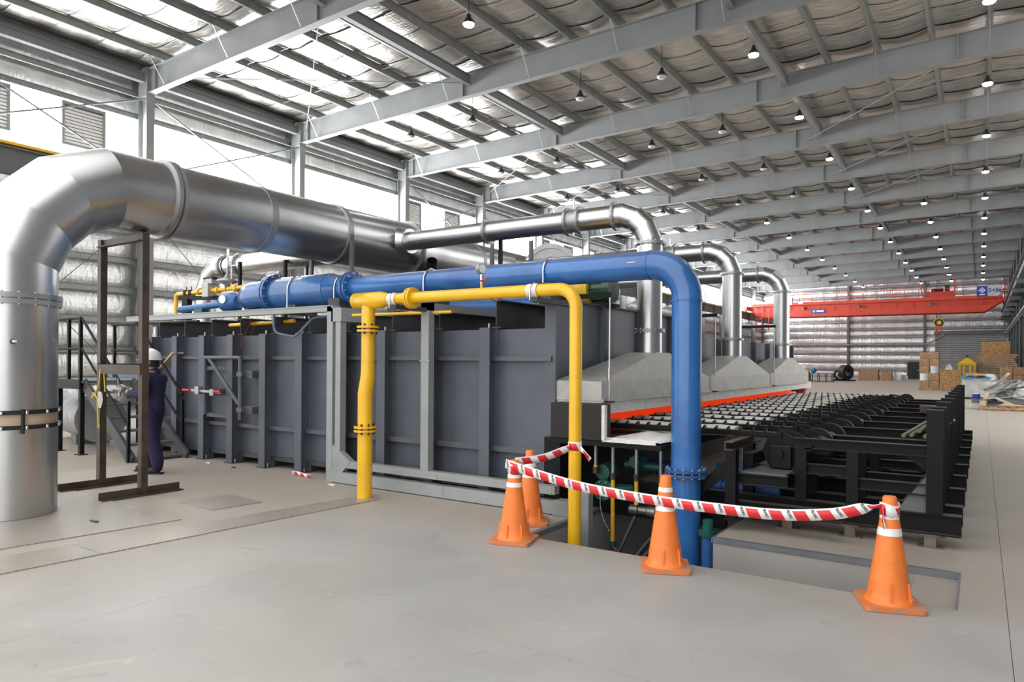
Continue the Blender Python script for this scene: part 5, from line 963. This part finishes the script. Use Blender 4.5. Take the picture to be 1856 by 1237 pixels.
# far end: work table, reel, boxes by the wall
tbl=E('work_table','long dark steel work table near the far wall','table',(-12.1,69,0)); part('top',MB().box(-13.1,-11.1,68.6,69.5,.74,.8),'struct_dark',tbl)
for x in (-13.0,-12.4,-11.75,-11.2):
    for yy_ in (68.68,69.42): part('leg',MB().bar((x,yy_,0),(x,yy_,.74),.06,.06),'black_steel',tbl)
part('shelf',MB().box(-13.1,-11.1,68.65,69.45,.05,.09),'black_steel',tbl)
one('bundle',MB().sphere((-13.8,68.9,1.2),.35,12,(1.6,.7,.7)),'white_tape','pale bundle of rags near the work table','bundle'); one('blue_bundle',MB().sphere((-12.8,68.9,1.05),.28,12,(1,.8,.9)),'blue_tarp','blue plastic bundle near the work table','bundle'); one('scrap_crate',MB().box(-14.6,-13.2,68.6,69.4,0.0,.95),'pallet_wood','low wooden crate under the rag bundle','crate')
rl_=E('cable_reel','dark coil reel standing by the far wall column','reel',(-11.0,74.4,0)); part('coil',MB().ring((-10.9,74.4,.85),(.9,-.6,0),.35,.72,.6,24).ring((-11.5,74.4,.6),(.2,-1,0),.3,.5,.3,20),'black_matte',rl_); part('stand',MB().box(-12.0,-10.1,74.1,74.9,0,.14).bar((-11.8,74.3,.1),(-11.2,74.3,1.2),.1,.1),'black_steel',rl_); part('cable_loops',MB().ring((-11.3,74.0,.6),(.6,-1,.2),.3,.36,.06,20),'yellow_rope',rl_)
for i,(x0,x1,h,lb) in enumerate(((-10.55,-8.7,1.12,'wide brown carton by the far wall column'),(-8.5,-7.5,.9,'smaller brown carton by the far wall near the black door'))):
    e=E('cardboard_box',lb,'box',((x0+x1)/2,80.6,0)); part('box',MB().bevbox(x0,x1,80.1,81.1,0.0,h,.03),'cardboard',e); part('flap',MB().box(x0,x1,80.08,80.1,h-.15,h),'cardboard',e)
one('plastic_sheet',MB().grid(lambda a,b:V((-7.6+a*1.3,83+.2*math.sin(a*9),b*(.9-.5*a)+.0)),10,5,False),'white_sheet','translucent sheet slumped against the far wall beside the black door','sheet')
wb=E('wall_beam','horizontal grey pipe rail along the far end at mid height','rail',(-10,89.45,3.8)); part('pipe',MB().tube([(-20,89.45,3.9),(-5.0,89.45,3.9)],.1,10),'galv_dull',wb); part('pipe',MB().tube([(-5.0,89.45,3.9),(-3.4,89.45,4.95)],.08,10),'galv_dull',wb)
# small floor litter near the furnace
for i,(x,y,s) in enumerate(((-9.9,6.35,.05),(-9.2,6.3,.04),(-6.9,6.15,.05),(-7.2,3.4,.06))): one('floor_scrap',MB().bevbox(x-s,x+s,y-s*.3,y+s*.3,0.01 if i==3 else 0,.02,.004),'brown_steel' if i in (1,3) else 'white_tape','tiny scrap lying on the dusty floor','litter','floor litter')
